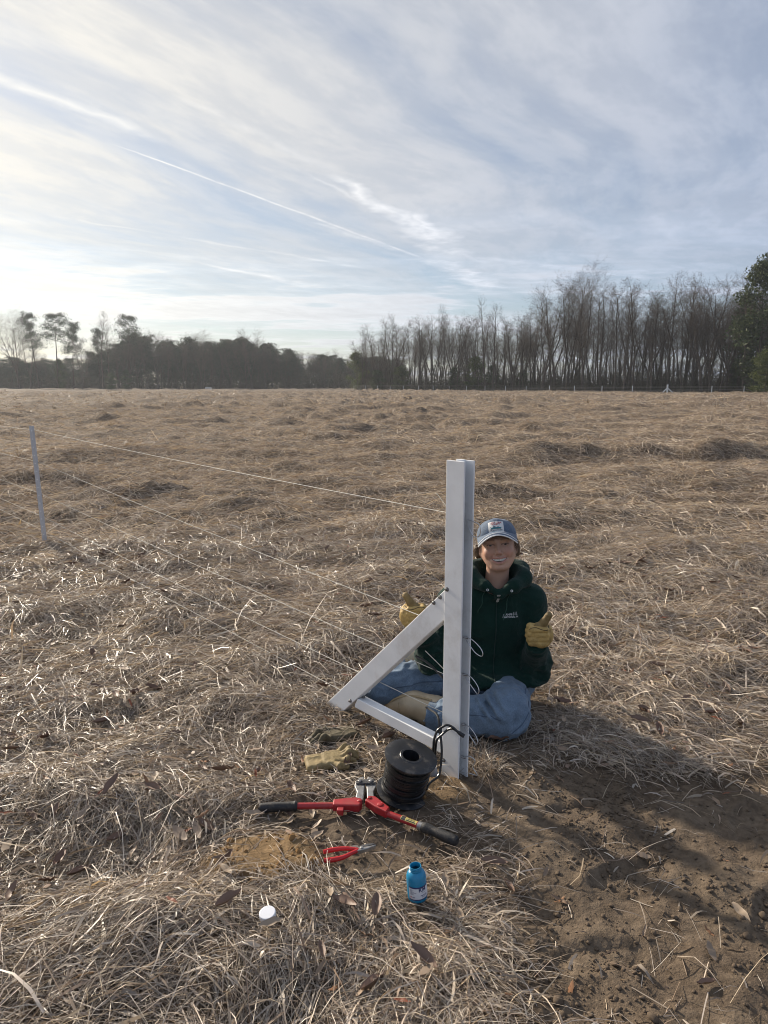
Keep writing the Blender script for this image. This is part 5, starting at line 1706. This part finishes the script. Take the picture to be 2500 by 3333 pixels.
def brim_pt(t, e, lift=0.0):
    """t: -1..1 across, e: 0 at the crown .. 1 at the edge"""
    a = t * R(80)
    p0 = Vector((0.0868 * math.sin(a), 0.012 - 0.1035 * math.cos(a) - 0.002, cap_base(a) + 0.004))
    p1 = Vector((0.0845 * math.sin(a), -0.062 - 0.094 * max(0.0, math.cos(a)) ** 0.75, 0.0))
    p = p0.lerp(p1, e); arch = 0.0465 - 0.046 * abs(math.sin(a)) ** 2.0
    p.z = p0.z * (1 - e) + arch * e + 0.010 * math.sin(math.pi * e) * (1 - abs(t) ** 2) + lift
    return p
nu, ne = 40, 10; V = []
for l_ in (0.0, -0.0032):
    for i in range(nu + 1):
        for j in range(ne + 1): V.append(brim_pt(-1 + 2 * i / nu, j / ne, l_))
n1 = (nu + 1) * (ne + 1); F = []
for i in range(nu):
    for j in range(ne):
        a_ = i * (ne + 1) + j; q = (a_, a_ + 1, a_ + ne + 2, a_ + ne + 1)
        F.append(q); F.append(tuple(n1 + w_ for w_ in q[::-1]))
    e_ = i * (ne + 1) + ne; F.append((e_, e_ + n1, e_ + ne + 1 + n1, e_ + ne + 1))
mb = MB(); mb.add(V, F); brim_me = place(mb.mesh('brim', True), MH)
brim = kid('brim', brim_me, m_cap, cap)
for e_, r_ in ((1.0, 0.0026), (0.80, 0.0022)):
    mb = MB(); mb.tube([MH @ brim_pt(-0.985 + 1.97 * i / 44, e_, 0.0 if e_ < 1 else -0.0014) for i in range(45)], r_, 8); kid('piping', mb.mesh('piping', True), m_capw, brim)
mb = MB(); mb.lathe([(0, 0.004), (0.004, 0.003), (0.006, 0)], 12, MH @ Matrix.Translation(cap_pt(0, 1.0))); kid('button', mb.mesh('button', True), m_cap, cap)
# patch with its picture and lettering
crown_bvh = BVHTree.FromObject(crown, bpy.context.evaluated_depsgraph_get()) if False else BVHTree.FromPolygons([v_.co.copy() for v_ in crown_me.vertices], [tuple(p_.vertices) for p_ in crown_me.polygons])
axp = (MH.to_3x3() @ Vector((0, 0.93, -0.36))).normalized()
up_p = (MH.to_3x3() @ Vector((0, 0.36, 0.93))).normalized(); rt_p = (MH.to_3x3() @ Vector((1, 0, 0))).normalized()
Mpt = frame(MH @ Vector((0.0, -0.13, 0.0965)), rt_p, up_p, -axp)
m_patch = simple('cream_patch', (0.62, 0.62, 0.60), 0.8, var=0.05, scale=200)
m_pred = simple('red_thread', (0.30, 0.03, 0.05), 0.8, var=0.05); m_pteal = simple('teal_thread', (0.03, 0.17, 0.20), 0.8, var=0.05); m_pnavy = simple('navy_thread', (0.02, 0.03, 0.06), 0.8, var=0.05)
def quadgrid(x0, x1, y0, y1, nx_=10, ny_=10, shear=0.0):
    V = []; F = []
    for i in range(nx_ + 1):
        for j in range(ny_ + 1):
            y = y0 + (y1 - y0) * j / ny_; V.append((x0 + (x1 - x0) * i / nx_ + shear * (y - y0), y, 0))
    for i in range(nx_):
        for j in range(ny_):
            a_ = i * (ny_ + 1) + j; F.append((a_, a_ + ny_ + 1, a_ + ny_ + 2, a_ + 1))
    me = bpy.data.meshes.new('patch'); me.from_pydata(V, [], F); return me
pt = kid('patch', stick(quadgrid(-0.0325, 0.0325, -0.028, 0.027, 14, 14), Mpt, crown_bvh, axp, 0.0016), m_patch, crown)
def on_patch(me, mat, dx_=0, dy_=0, off=0.0023, name='print'):
    me.transform(Matrix.Translation((dx_, dy_, 0))); subdivide(me, 2, 0.006)
    return kid(name, stick(me, Mpt, crown_bvh, axp, off), mat, pt)
on_patch(text_mesh('LOW TIDE', 0.0105, 0, 'CENTER', 0.0004), m_pred, 0, 0.0195, name='lettering')
on_patch(text_mesh('SOCIETY', 0.0090, 0, 'CENTER', 0.0004), m_pred, 0, 0.0115, name='lettering')
on_patch(quadgrid(-0.024, 0.020, -0.0095, -0.0035, 6, 2, 0.7), m_pteal, name='boat_hull')
on_patch(quadgrid(-0.024, 0.021, -0.0118, -0.0103, 6, 1), m_pnavy, name='waterline')
on_patch(quadgrid(-0.012, -0.002, -0.0030, 0.0010, 3, 2), m_pnavy, name='boat_cabin')
on_patch(quadgrid(-0.010, -0.009, 0.001, 0.0065, 1, 3), m_pnavy, name='boat_mast'); on_patch(quadgrid(0.004, 0.012, -0.003, -0.001, 2, 1), m_pnavy, name='boat_deck')
on_patch(quadgrid(-0.0245, -0.021, -0.004, -0.001, 1, 1), m_pnavy, name='buoy')
on_patch(text_mesh('MOST HONORABLE PLACE', 0.0046, 0, 'CENTER', 0.0001), m_pnavy, 0, -0.0160, name='lettering') if False else None
for y_, segs_ in ((-0.0165, ((-0.027, -0.017), (-0.014, 0.010), (0.013, 0.026))), (-0.0220, ((-0.020, 0.004), (0.008, 0.020)))):
    for (a_, b2) in segs_: on_patch(quadgrid(a_, b2, y_ - 0.0012, y_ + 0.0012, 3, 1), m_pnavy if y_ > -0.02 else m_pteal, name='print')

# ---- hoodie
SL, EL, WL = (0.650, 3.055, 0.500), (0.668, 3.020, 0.215), (0.640, 2.840, 0.365)      # viewer's right arm
SR, ER, WR = (0.318, 3.055, 0.500), (0.222, 3.000, 0.245), (0.150, 2.885, 0.440)      # viewer's left arm


def hoodie_f(X, Y, Z):
    d = cone(X, Y, Z, (0.500, 3.07, 0.185), (0.494, 3.062, 0.40), 0.150, 0.138, 1.20)
    d = smin(d, cone(X, Y, Z, (0.494, 3.062, 0.40), (0.494, 3.06, 0.475), 0.138, 0.118, 1.35), 0.05)
    for S_, E_, W_ in ((SL, EL, WL), (SR, ER, WR)):
        d = smin(d, cone(X, Y, Z, (0.495, 3.055, 0.545), S_, 0.075, 0.070), 0.05)
        a_ = cone(X, Y, Z, S_, E_, 0.068, 0.058)
        a_ = smin(a_, cone(X, Y, Z, E_, W_, 0.058, 0.043), 0.025)
        # slack cloth hanging at the elbow
        a_ = smin(a_, ell(X, Y, Z, (E_[0], E_[1] - 0.02, E_[2] + 0.01), (0.062, 0.078, 0.052)), 0.04)
        d = smin(d, a_, 0.022)
    # hem rib
    d = smin(d, ell(X, Y, Z, (0.505, 3.035, 0.165), (0.160, 0.166, 0.048)), 0.03)
    # hood lying round the neck
    hp = [(0.495, 2.945, 0.562), (0.437, 2.957, 0.594), (0.390, 3.02, 0.616), (0.398, 3.10, 0.622), (0.500, 3.165, 0.628), (0.606, 3.10, 0.622), (0.614, 3.02, 0.612), (0.560, 2.957, 0.594), (0.495, 2.945, 0.562)]
    hr = [0.015, 0.023, 0.034, 0.042, 0.048, 0.042, 0.034, 0.023, 0.015]
    hd_ = chain(X, Y, Z, hp, hr, 0.02)
    hd_ = smin(hd_, ell(X, Y, Z, (0.5, 3.17, 0.55), (0.12, 0.07, 0.09)), 0.04)
    d = smin(d, hd_, 0.016)
    # neck opening
    d = smax(d, -cone(X, Y, Z, (0.497, 3.035, 0.52), (0.500, 3.035, 0.72), 0.058, 0.108), 0.010)
    d = smax(d, -cone(X, Y, Z, (0.492, 2.97, 0.612), (0.497, 2.90, 0.68), 0.032, 0.06), 0.012)
    # folds
    arm_ = np.clip((np.abs(X - 0.495) - 0.13) / 0.05, 0, 1)
    low_ = np.clip((0.42 - Z) / 0.2, 0, 1)
    w1 = ridged(X + 0.3 * Z, Y, Z - 0.25 * X, (9, 9, 19), 12)
    w2 = ridged(X, Y + 0.2 * X, Z + 0.35 * X, (16, 14, 30), 15)
    d = d - (0.012 + 0.012 * arm_ * low_) * (w1 - 0.5) - (0.005 + 0.009 * arm_ * low_) * (w2 - 0.5)
    # elbow creases
    for E_, W_, S_ in ((EL, WL, SL), (ER, WR, SR)):
        near = np.exp(-(((X - E_[0]) ** 2 + (Y - E_[1]) ** 2 + (Z - E_[2] - 0.02) ** 2) / 0.011))
        d = d + 0.003 * near * np.sin((Z * 1.0 + (Y - E_[1]) * 0.8 + 0.4 * (X - E_[0])) * 190)
    return d


def cloth(name, col, bump, scale, sheen=0.25, var=0.15):
    m, k, b, o = new_mat(name)
    tcn = k.n('ShaderNodeTexCoord').outputs['Object']
    n1 = k.noise(tcn, 9, 5, 0.6); n2 = k.noise(tcn, scale, 3, 0.6)
    k.put(b.inputs['Base Color'], k.mix(n1, tuple(c_ * (1 - var) for c_ in col) + (1,), tuple(c_ * (1 + var) for c_ in col) + (1,)))
    b.inputs['Roughness'].default_value = 0.9; b.inputs['Specular IOR Level'].default_value = 0.15
    b.inputs['Sheen Weight'].default_value = sheen; b.inputs['Sheen Roughness'].default_value = 0.5
    bn = k.n('ShaderNodeBump'); bn.inputs['Distance'].default_value = bump
    k.put(bn.inputs['Height'], k.m('ADD', k.m('MULTIPLY', n2, 0.3), k.noise(tcn, 34, 4, 0.6, 0.8)))
    k.t.links.new(bn.outputs[0], b.inputs['Normal'])
    return m


m_hood = cloth('green_fleece', (0.0075, 0.029, 0.022), 0.006, 500, 0.08)
hood_me = sdf_mesh('hoodie', hoodie_f, (0.09, 2.76, 0.09), (0.81, 3.27, 0.73), 0.0058)
hoodie = kid('hoodie', hood_me, m_hood, person)
hood_bvh = BVHTree.FromPolygons([v_.co.copy() for v_ in hood_me.vertices], [tuple(p_.vertices) for p_ in hood_me.polygons])
FWD = Vector((0, 1, 0))
def press(p, off):
    p = Vector(p); h_ = hood_bvh.ray_cast(Vector((p.x, 2.6, p.z)), FWD, 1.0)
    return (h_[0] + h_[1] * off) if h_[0] is not None else p
# zip, slider, cords
m_zip = simple('zip_metal', (0.60, 0.60, 0.58), 0.4, 0.3)
m_ziptape = simple('zip_tape', (0.008, 0.028, 0.022), 0.8)
m_cord = simple('green_cord', (0.022, 0.068, 0.050), 0.85)
zp = [press((0.4905 + 0.03 * math.sin(q * 0.1) * 0 - 0.0135 * (q / 30.0), 0, 0.556 - q * 0.0132), 0.0015) for q in range(30)]
mb = MB(); mb.tube(zp, 0.0042, 6, True, 0.6); zipo = kid('zip', mb.mesh('zip', True), m_ziptape, hoodie)
z0 = zp[0]; z1 = zp[2]
mb = MB(); dz_ = (z1 - z0).normalized(); nx0 = Vector((0, -1, 0.25)).normalized(); ex0 = dz_.cross(nx0).normalized()
Mz = frame(z0 + nx0 * 0.003 + Vector((0, 0, 0.006)), ex0, -dz_, nx0)
mb.prism([(-0.0075, 0.004), (0.0075, 0.004), (0.008, -0.008), (0.004, -0.015), (-0.004, -0.015), (-0.008, -0.008)], 0.006, Mz)
kid('zip_slider', mb.mesh('zip_slider', False, 0.001, 1), m_zip, zipo)
mb = MB(); Mz2 = frame(z0 + nx0 * 0.008 + Vector((-0.003, 0, -0.012)), ex0, -dz_, nx0)
mb.prism([(-0.005, 0.008), (0.005, 0.008), (0.0058, -0.024), (0.003, -0.030), (-0.003, -0.030), (-0.0058, -0.024)], 0.003, Mz2)
kid('zip_pull', mb.mesh('zip_pull', False, 0.0008, 1), m_zip, zipo)
for x0_, x1_, zt_, zb_ in ((0.442, 0.412, 0.586, 0.470), (0.545, 0.520, 0.582, 0.442)):
    pts = [press((x0_ + (x1_ - x0_) * q / 12 + 0.003 * math.sin(q), 0, zt_ + (zb_ - zt_) * q / 12), 0.002) for q in range(13)]
    mb = MB(); mb.tube(pts, 0.0022, 7); kid('drawstring', mb.mesh('drawstring', True), m_cord, hoodie)
    mb = MB(); M_ = frame(pts[0], Vector((1, 0, 0)), Vector((0, 0.3, 0.95)).normalized(), Vector((0, -0.95, 0.3)).normalized())
    mb.lathe([(0.003, 0.0), (0.0055, 0.0), (0.0055, 0.002), (0.003, 0.002)], 14, M_, True); kid('eyelet', mb.mesh('eyelet', True), m_zip, hoodie)
# chest embroidery
m_emb = simple('white_embroidery', (0.62, 0.64, 0.63), 0.8)
def emb(me, cx, cz):
    M_ = frame(Vector((cx, 2.7, cz)), Vector((1, 0, -0.02)).normalized(), Vector((0.02, 0, 1)).normalized(), Vector((0, -1, 0)))
    kid('embroidery', stick(subdivide(me, 2, 0.006), M_, hood_bvh, FWD, 0.0022), m_emb, hoodie)
def fir(cx, cz, h):
    mb = MB(); f2 = lambda pts: mb.add([(x, y, 0) for x, y in pts], [tuple(range(len(pts)))])
    f2([(-0.0006, -h / 2), (0.0006, -h / 2), (0.0006, h / 2), (-0.0006, h / 2)])
    for q in range(4):
        y = -h / 2 + h * (0.18 + 0.2 * q); w_ = h * (0.36 - 0.075 * q)
        for s_ in (-1, 1): f2([(0, y + h * 0.13), (s_ * w_, y), (s_ * w_, y + h * 0.045), (0, y + h * 0.18)])
    emb(mb.mesh('fir'), cx, cz)
ex0_, ez0_ = 0.5240, 0.462
fir(ex0_ - 0.004, ez0_ - 0.003, 0.019)
emb(text_mesh('ANFF', 0.0125, 0, 'LEFT', 0.0002), ex0_ + 0.004, ez0_ + 0.003)
fir(ex0_ + 0.040, ez0_ + 0.005, 0.016); fir(ex0_ + 0.051, ez0_ + 0.005, 0.018)
emb(text_mesh('NATIONAL PA', 0.0098, 0, 'LEFT', 0.0002), ex0_ - 0.003, ez0_ - 0.0075)
# cuffs
for E_, W_ in ((EL, WL), (ER, WR)):
    E2, Wv = Vector(E_), Vector(W_); d_ = (Wv - E2).normalized()
    mb = MB(); u_ = d_.orthogonal().normalized(); w_ = d_.cross(u_)
    Mc = frame(Wv - d_ * 0.005, u_, w_, d_)
    mb.lathe([(0.030, -0.012), (0.0465, -0.012), (0.0485, -0.004), (0.0455, 0.004), (0.0475, 0.012), (0.0450, 0.020), (0.0465, 0.028), (0.043, 0.040), (0.036, 0.042), (0.030, 0.030)], 28, Mc)
    kid('cuff', mb.mesh('cuff', True), m_hood, hoodie)

# ---- jeans
def jeans_f(X, Y, Z):
    d = ell(X, Y, Z, (0.497, 3.09, 0.112), (0.172, 0.140, 0.112))
    # viewer's right leg: thigh towards the camera, shin folded across to the left
    d = smin(d, cone(X, Y, Z, (0.568, 3.05, 0.105), (0.512, 2.770, 0.112), 0.086, 0.085), 0.05)
    d = smin(d, cone(X, Y, Z, (0.490, 2.755, 0.098), (0.250, 2.795, 0.072), 0.084, 0.058), 0.04)
    d = smin(d, ell(X, Y, Z, (0.490, 2.760, 0.085), (0.096, 0.082, 0.083)), 0.03)
    # viewer's left leg: thigh out to the left, shin folded back
    d = smin(d, cone(X, Y, Z, (0.415, 3.06, 0.140), (-0.020, 2.985, 0.132), 0.100, 0.074), 0.05)
    d = smin(d, cone(X, Y, Z, (-0.025, 2.995, 0.110), (0.045, 3.33, 0.085), 0.074, 0.060), 0.03)
    n1 = ridged(X + 0.4 * Y, Y, Z, (11, 14, 18), 22); n2 = ridged(X, Y + 0.5 * Z, Z - 0.4 * X, (26, 22, 26), 27)
    n3 = ridged(X - 0.6 * Y, Y + 0.3 * Z, Z, (7, 30, 24), 29)
    d = d - 0.014 * (n1 - 0.5) - 0.011 * (n2 - 0.5) - 0.010 * (n3 - 0.5)
    # bunched folds behind the knee
    near = np.exp(-(((X - 0.435) / 0.05) ** 2 + ((Y - 2.72) / 0.07) ** 2 + ((Z - 0.15) / 0.045) ** 2))
    d = d - 0.016 * near * np.sin((X * 0.9 + Z * 0.7) * 150)
    # cut the cuff open
    d = smax(d, -(X - 0.185 - 0.25 * (Y - 2.80)) if False else -(X * 0.98 - 0.18), 0.006) if False else d
    return smax(d, -(Z - 0.004), 0.006)


m_jeans = denim('light_blue_denim', (0.118, 0.172, 0.240))
jeans = kid('jeans', sdf_mesh('jeans', jeans_f, (-0.14, 2.62, -0.02), (0.72, 3.44, 0.30), 0.0054), m_jeans, person)
jb = BVHTree.FromPolygons([v_.co.copy() for v_ in jeans.data.vertices], [tuple(p_.vertices) for p_ in jeans.data.polygons])
m_seam = simple('denim_seam', (0.07, 0.10, 0.15), 0.9)
for pts in ([(0.640, 3.00, 0.16), (0.61, 2.90, 0.17), (0.585, 2.80, 0.15), (0.56, 2.70, 0.10), (0.50, 2.66, 0.06)], [(0.47, 2.66, 0.12), (0.40, 2.69, 0.125), (0.32, 2.72, 0.115), (0.24, 2.735, 0.10)], [(0.36, 2.95, 0.19), (0.24, 2.92, 0.175), (0.12, 2.90, 0.16), (0.02, 2.905, 0.14)]):
    q_ = []
    for p in bez(pts, 5):
        h_ = jb.find_nearest(p); q_.append(h_[0] + h_[1] * 0.0006)
    mb = MB(); mb.tube(q_, 0.0022, 6); kid('seam', mb.mesh('seam', True), m_seam, jeans)
# frayed hem where the boot comes out
mb = MB(); hemr = random.Random(4)
hc_, hdv = Vector((0.212, 2.802, 0.066)), Vector((-0.93, 0.32, -0.02)).normalized()
hu = hdv.cross(UP).normalized(); hw = hu.cross(hdv); prof_n = 30; V = []
for lay, (s_, r_) in enumerate(((-0.030, 0.060), (0.0, 0.064), (0.020, 0.066), (0.020, 0.062), (0.0, 0.058))):
    for q in range(prof_n):
        a_ = 2 * math.pi * q / prof_n; rr_ = r_ * (1 + 0.05 * math.sin(3 * a_ + 1) + 0.006 * hemr.uniform(-1, 1)); 
        V.append(hc_ + hdv * (s_ + (0.0015 * hemr.uniform(-1, 1))) + (hu * math.cos(a_) + hw * math.sin(a_) * 0.98) * rr_)
F = [(l_ * prof_n + q, l_ * prof_n + (q + 1) % prof_n, (l_ + 1) * prof_n + (q + 1) % prof_n, (l_ + 1) * prof_n + q) for l_ in range(4) for q in range(prof_n)]
mb.add(V, F); kid('hem', mb.mesh('hem', True), m_jeans, jeans)

# ---- boots
m_boot = simple('tan_rubber', (0.58, 0.46, 0.30), 0.42, var=0.08, scale=14, dirt=(0.25, 0.17, 0.10), dirt_amt=0.35)
m_sole = simple('tan_sole', (0.42, 0.31, 0.17), 0.55, var=0.1, scale=30, dirt=(0.2, 0.13, 0.08), dirt_amt=0.5)
m_gore = simple('ochre_elastic', (0.42, 0.27, 0.07), 0.8, var=0.1, scale=60, bump=0.002, bscale=300)
def boot_f(X, Y, Z):
    d = cone(X, Y, Z, (0.050, 2.945, 0.056), (0.125, 2.910, 0.072), 0.044, 0.055)
    d = smin(d, cone(X, Y, Z, (0.125, 2.910, 0.072), (0.225, 2.855, 0.078), 0.055, 0.056), 0.03)
    d = smin(d, cone(X, Y, Z, (0.185, 2.860, 0.040), (0.205, 2.850, 0.055), 0.038, 0.042), 0.03)
    return smax(d, -(Z - 0.004), 0.006)
bo = kid('boot', sdf_mesh('boot', boot_f, (-0.02, 2.78, -0.01), (0.29, 3.01, 0.15), 0.0045), m_boot, person)
boot_bvh = BVHTree.FromPolygons([v_.co.copy() for v_ in bo.data.vertices], [tuple(p_.vertices) for p_ in bo.data.polygons])
def on_boot(pts, r_, name, mat, flat_=1.0):
    out_ = []
    for p in pts:
        p = Vector(p); h_ = boot_bvh.find_nearest(p); out_.append(h_[0] + h_[1] * r_ * 0.3)
    mb = MB(); mb.tube(bez(out_, 6), r_, 8, True, flat_); kid(name, mb.mesh(name, True), mat, bo)
on_boot([(0.20, 2.83, 0.13), (0.14, 2.87, 0.125), (0.085, 2.90, 0.105), (0.035, 2.915, 0.085), (0.008, 2.93, 0.06), (0.012, 2.92, 0.03)], 0.005, 'sole_rim', m_sole)
on_boot([(0.075, 2.88, 0.03), (0.070, 2.88, 0.06), (0.062, 2.89, 0.09)], 0.0018, 'seam', m_sole)
mb = MB(); mb.lathe([(0, 0.004), (0.026, 0.003), (0.030, 0)], 20, frame(Vector((0.205, 2.812, 0.070)), Vector((0.9, 0.35, 0)).normalized(), UP, Vector((0.35, -0.9, 0.1)).normalized()))
kid('elastic_gusset', mb.mesh('elastic_gusset', True), m_gore, bo)
mb = MB(); mb.box((0.176, 2.818, 0.040), 0.009, 0.0015, 0.006, Euler((0.2, 0.5, 0.4)).to_matrix()); kid('maker_tag', mb.mesh('maker_tag'), m_label, bo)
def boot2_f(X, Y, Z):
    d = cone(X, Y, Z, (0.055, 3.37, 0.080), (0.10, 3.44, 0.070), 0.055, 0.052)
    d = smin(d, cone(X, Y, Z, (0.10, 3.44, 0.070), (0.235, 3.47, 0.060), 0.052, 0.042), 0.03)
    return smax(d, -(Z - 0.004), 0.006)
bo2 = kid('boot', sdf_mesh('boot_back', boot2_f, (-0.02, 3.29, -0.01), (0.30, 3.54, 0.15), 0.0055), m_boot, person)

# ---- gloves
m_glove = simple('yellow_leather', (0.47, 0.32, 0.115), 0.62, var=0.18, scale=26, bump=0.003, bscale=70, dirt=(0.13, 0.085, 0.04), dirt_amt=0.6, spec=0.3)
m_thumb = simple('dark_leather', (0.235, 0.165, 0.070), 0.65, var=0.15, scale=30, bump=0.002, bscale=80, dirt=(0.11, 0.075, 0.04), dirt_amt=0.5, spec=0.3)
m_stitch = simple('dark_stitching', (0.05, 0.03, 0.015), 0.8)


def fist(side, thumb_lean):
    def f(X, Y, Z):
        X = X * side                         # +x is the outer side of the hand
        d = rbox(X, Y, Z, (0.014, 0.008, -0.004), (0.038, 0.034, 0.046), 0.026)
        for i, z_ in enumerate((0.032, 0.010, -0.012, -0.033)):
            r_ = (0.0135, 0.0142, 0.0138, 0.0125)[i]; l_ = (0.0, -0.003, -0.002, 0.004)[i]
            fg = cone(X, Y, Z, (0.030, -0.024, z_), (-0.030 + l_, -0.030, z_ - 0.001), r_, r_)
            fg = smin(fg, cone(X, Y, Z, (-0.030 + l_, -0.030, z_ - 0.001), (-0.036 + l_, 0.004, z_ - 0.002), r_, r_ * 0.95), 0.006)
            fg = smin(fg, cone(X, Y, Z, (-0.036 + l_, 0.004, z_ - 0.002), (-0.010, 0.010, z_ - 0.002), r_ * 0.95, r_ * 0.9), 0.006)
            d = smin(d, fg, 0.0035)
        # heel of the hand and loose leather at the wrist
        d = smin(d, ell(X, Y, Z, (0.046, 0.010, -0.010), (0.024, 0.030, 0.042)), 0.018)
        d = smin(d, cone(X, Y, Z, (0.010, 0.010, -0.040), (0.006, 0.026, -0.070), 0.036, 0.037), 0.02)
        n = ridged(X, Y, Z, (48, 48, 62), 31)
        return d - 0.0042 * (n - 0.5)
    def th(X, Y, Z):
        X = X * side
        a = (0.008, -0.006, 0.030); b_ = (0.008 + thumb_lean * 0.45, -0.010, 0.062); c_ = (0.008 + thumb_lean, -0.012, 0.096)
        d = smin(cone(X, Y, Z, a, b_, 0.020, 0.0165), cone(X, Y, Z, b_, c_, 0.0165, 0.0158), 0.01)
        d = smin(d, cone(X, Y, Z, (-0.004, -0.010, 0.040), a, 0.016, 0.020), 0.01)
        return d - 0.0012 * (ridged(X, Y, Z, (60, 60, 60), 35) - 0.5)
    return f, th


for (c_, side, lean_, rx, ry, rz, sc_) in (((0.637, 2.812, 0.432), 1, 0.030, R(6), R(3), R(-6), 0.94), ((0.131, 2.868, 0.500), -1, 0.034, R(4), R(-3), R(8), 0.92)):
    f_, t_f = fist(side, lean_)
    M_ = Matrix.Translation(c_) @ Euler((rx, ry, rz)).to_matrix().to_4x4() @ Matrix.Scale(sc_, 4)
    gme = place(sdf_mesh('glove', f_, (-0.085, -0.065, -0.12), (0.085, 0.08, 0.07), 0.0028), M_)
    gl_ = kid('glove', gme, m_glove, person)
    kid('thumb', place(sdf_mesh('thumb', t_f, (-0.075, -0.05, 0.0), (0.075, 0.03, 0.125), 0.0028), M_), m_thumb, gl_)
    gb = BVHTree.FromPolygons([v_.co.copy() for v_ in gme.vertices], [tuple(p_.vertices) for p_ in gme.polygons])
    pts = []
    for q in range(10):
        p = M_ @ Vector((side * (-0.042 + 0.088 * q / 9), -0.08, 0.040 + 0.004 * math.sin(q * 0.7) - 0.006 * (q < 1)))
        h_ = gb.ray_cast(p, (M_.to_3x3() @ Vector((0, 1, 0))).normalized(), 0.2)
        if h_[0] is not None: pts.append(h_[0] + h_[1] * 0.0004)
    if len(pts) > 2:
        mb = MB(); mb.tube(bez(pts, 3), 0.0014, 5); kid('seam', mb.mesh('seam', True), m_stitch, gl_)

# ---- spare gloves on the straw
def flat_glove(seed):
    rr_ = random.Random(seed)
    tips = [(0.100, 0.046), (0.118, 0.018), (0.114, -0.010), (0.098, -0.038)]
    cur = [rr_.uniform(0.006, 0.022) for _ in range(4)]
    def f(X, Y, Z):
        d = rbox(X, Y, Z, (0.010, 0.0, 0.018), (0.048, 0.044, 0.017), 0.016)
        d = smin(d, rbox(X, Y, Z, (-0.058, -0.006, 0.018), (0.045, 0.048, 0.016), 0.015), 0.02)
        for (tx, ty), c_ in zip(tips, cur):
            m = (tx * 0.62 + 0.012, ty * 0.95, 0.026 + c_)
            fg = smin(cone(X, Y, Z, (0.045, ty * 0.8, 0.018), m, 0.0125, 0.0118), cone(X, Y, Z, m, (tx, ty, 0.014), 0.0118, 0.0105), 0.006)
            d = smin(d, fg, 0.004)
        d = smin(d, smin(cone(X, Y, Z, (-0.012, -0.040, 0.020), (0.030, -0.066, 0.024), 0.015, 0.014), cone(X, Y, Z, (0.030, -0.066, 0.024), (0.060, -0.066, 0.016), 0.014, 0.012), 0.006), 0.01)
        n = ridged(X + 0.3 * Y, Y, Z, (24, 34, 40), seed)
        return d - 0.005 * (n - 0.5) + 0.006 * np.exp(-((X + 0.03) / 0.012) ** 2) * (Z > 0.015)
    return f
m_oldglove = simple('worn_leather', (0.285, 0.215, 0.105), 0.7, var=0.2, scale=30, bump=0.003, bscale=70, dirt=(0.11, 0.08, 0.045), dirt_amt=0.5, spec=0.25)
m_dkglove = simple('dirty_leather', (0.105, 0.088, 0.055), 0.75, var=0.25, scale=30, bump=0.003, bscale=70, dirt=(0.045, 0.035, 0.025), dirt_amt=0.6, spec=0.2)
for (x_, y_, rz_, sd, mat_, lab) in ((-0.210, 2.545, R(14), 61, m_oldglove, 'worn tan work glove lying empty on the ground, beside the bolt cutter'),
                                     (-0.200, 2.745, R(205), 62, m_dkglove, 'dark dirty work glove crumpled in the straw, behind the tan one')):
    zg = float(ghi(np.array([x_]), np.array([y_]))[0]) + (0.008 if sd == 61 else -0.004)
    me = sdf_mesh('spare_glove', flat_glove(sd), (-0.115, -0.095, -0.01), (0.135, 0.06, 0.085), 0.0035)
    o_ = link('spare_glove', place(me, Matrix.Translation((0, 0, 0)) @ Euler((R(4), R(-3), rz_)).to_matrix().to_4x4() @ Matrix.Scale(0.92, 4)), mat_, None, (x_, y_, zg))
    tag(o_, lab, 'glove')

# ------------------------------------------------------------------ thin winter haze over the field
m_haze = bpy.data.materials.new('haze'); m_haze.use_nodes = True
ht = m_haze.node_tree; ht.nodes.clear()
ho = ht.nodes.new('ShaderNodeOutputMaterial'); hv = ht.nodes.new('ShaderNodeVolumePrincipled')
hv.inputs['Color'].default_value = (0.86, 0.92, 1.0, 1)
hv.inputs['Density'].default_value = 0.0003
hv.inputs['Anisotropy'].default_value = 0.35
ht.links.new(hv.outputs[0], ho.inputs['Volume'])
mb = MB(); mb.box((0, 120, 12.6), 420, 190, 14.4)
tag(link('haze', mb.mesh('haze'), m_haze), 'thin pale winter haze over the field', kind='stuff')
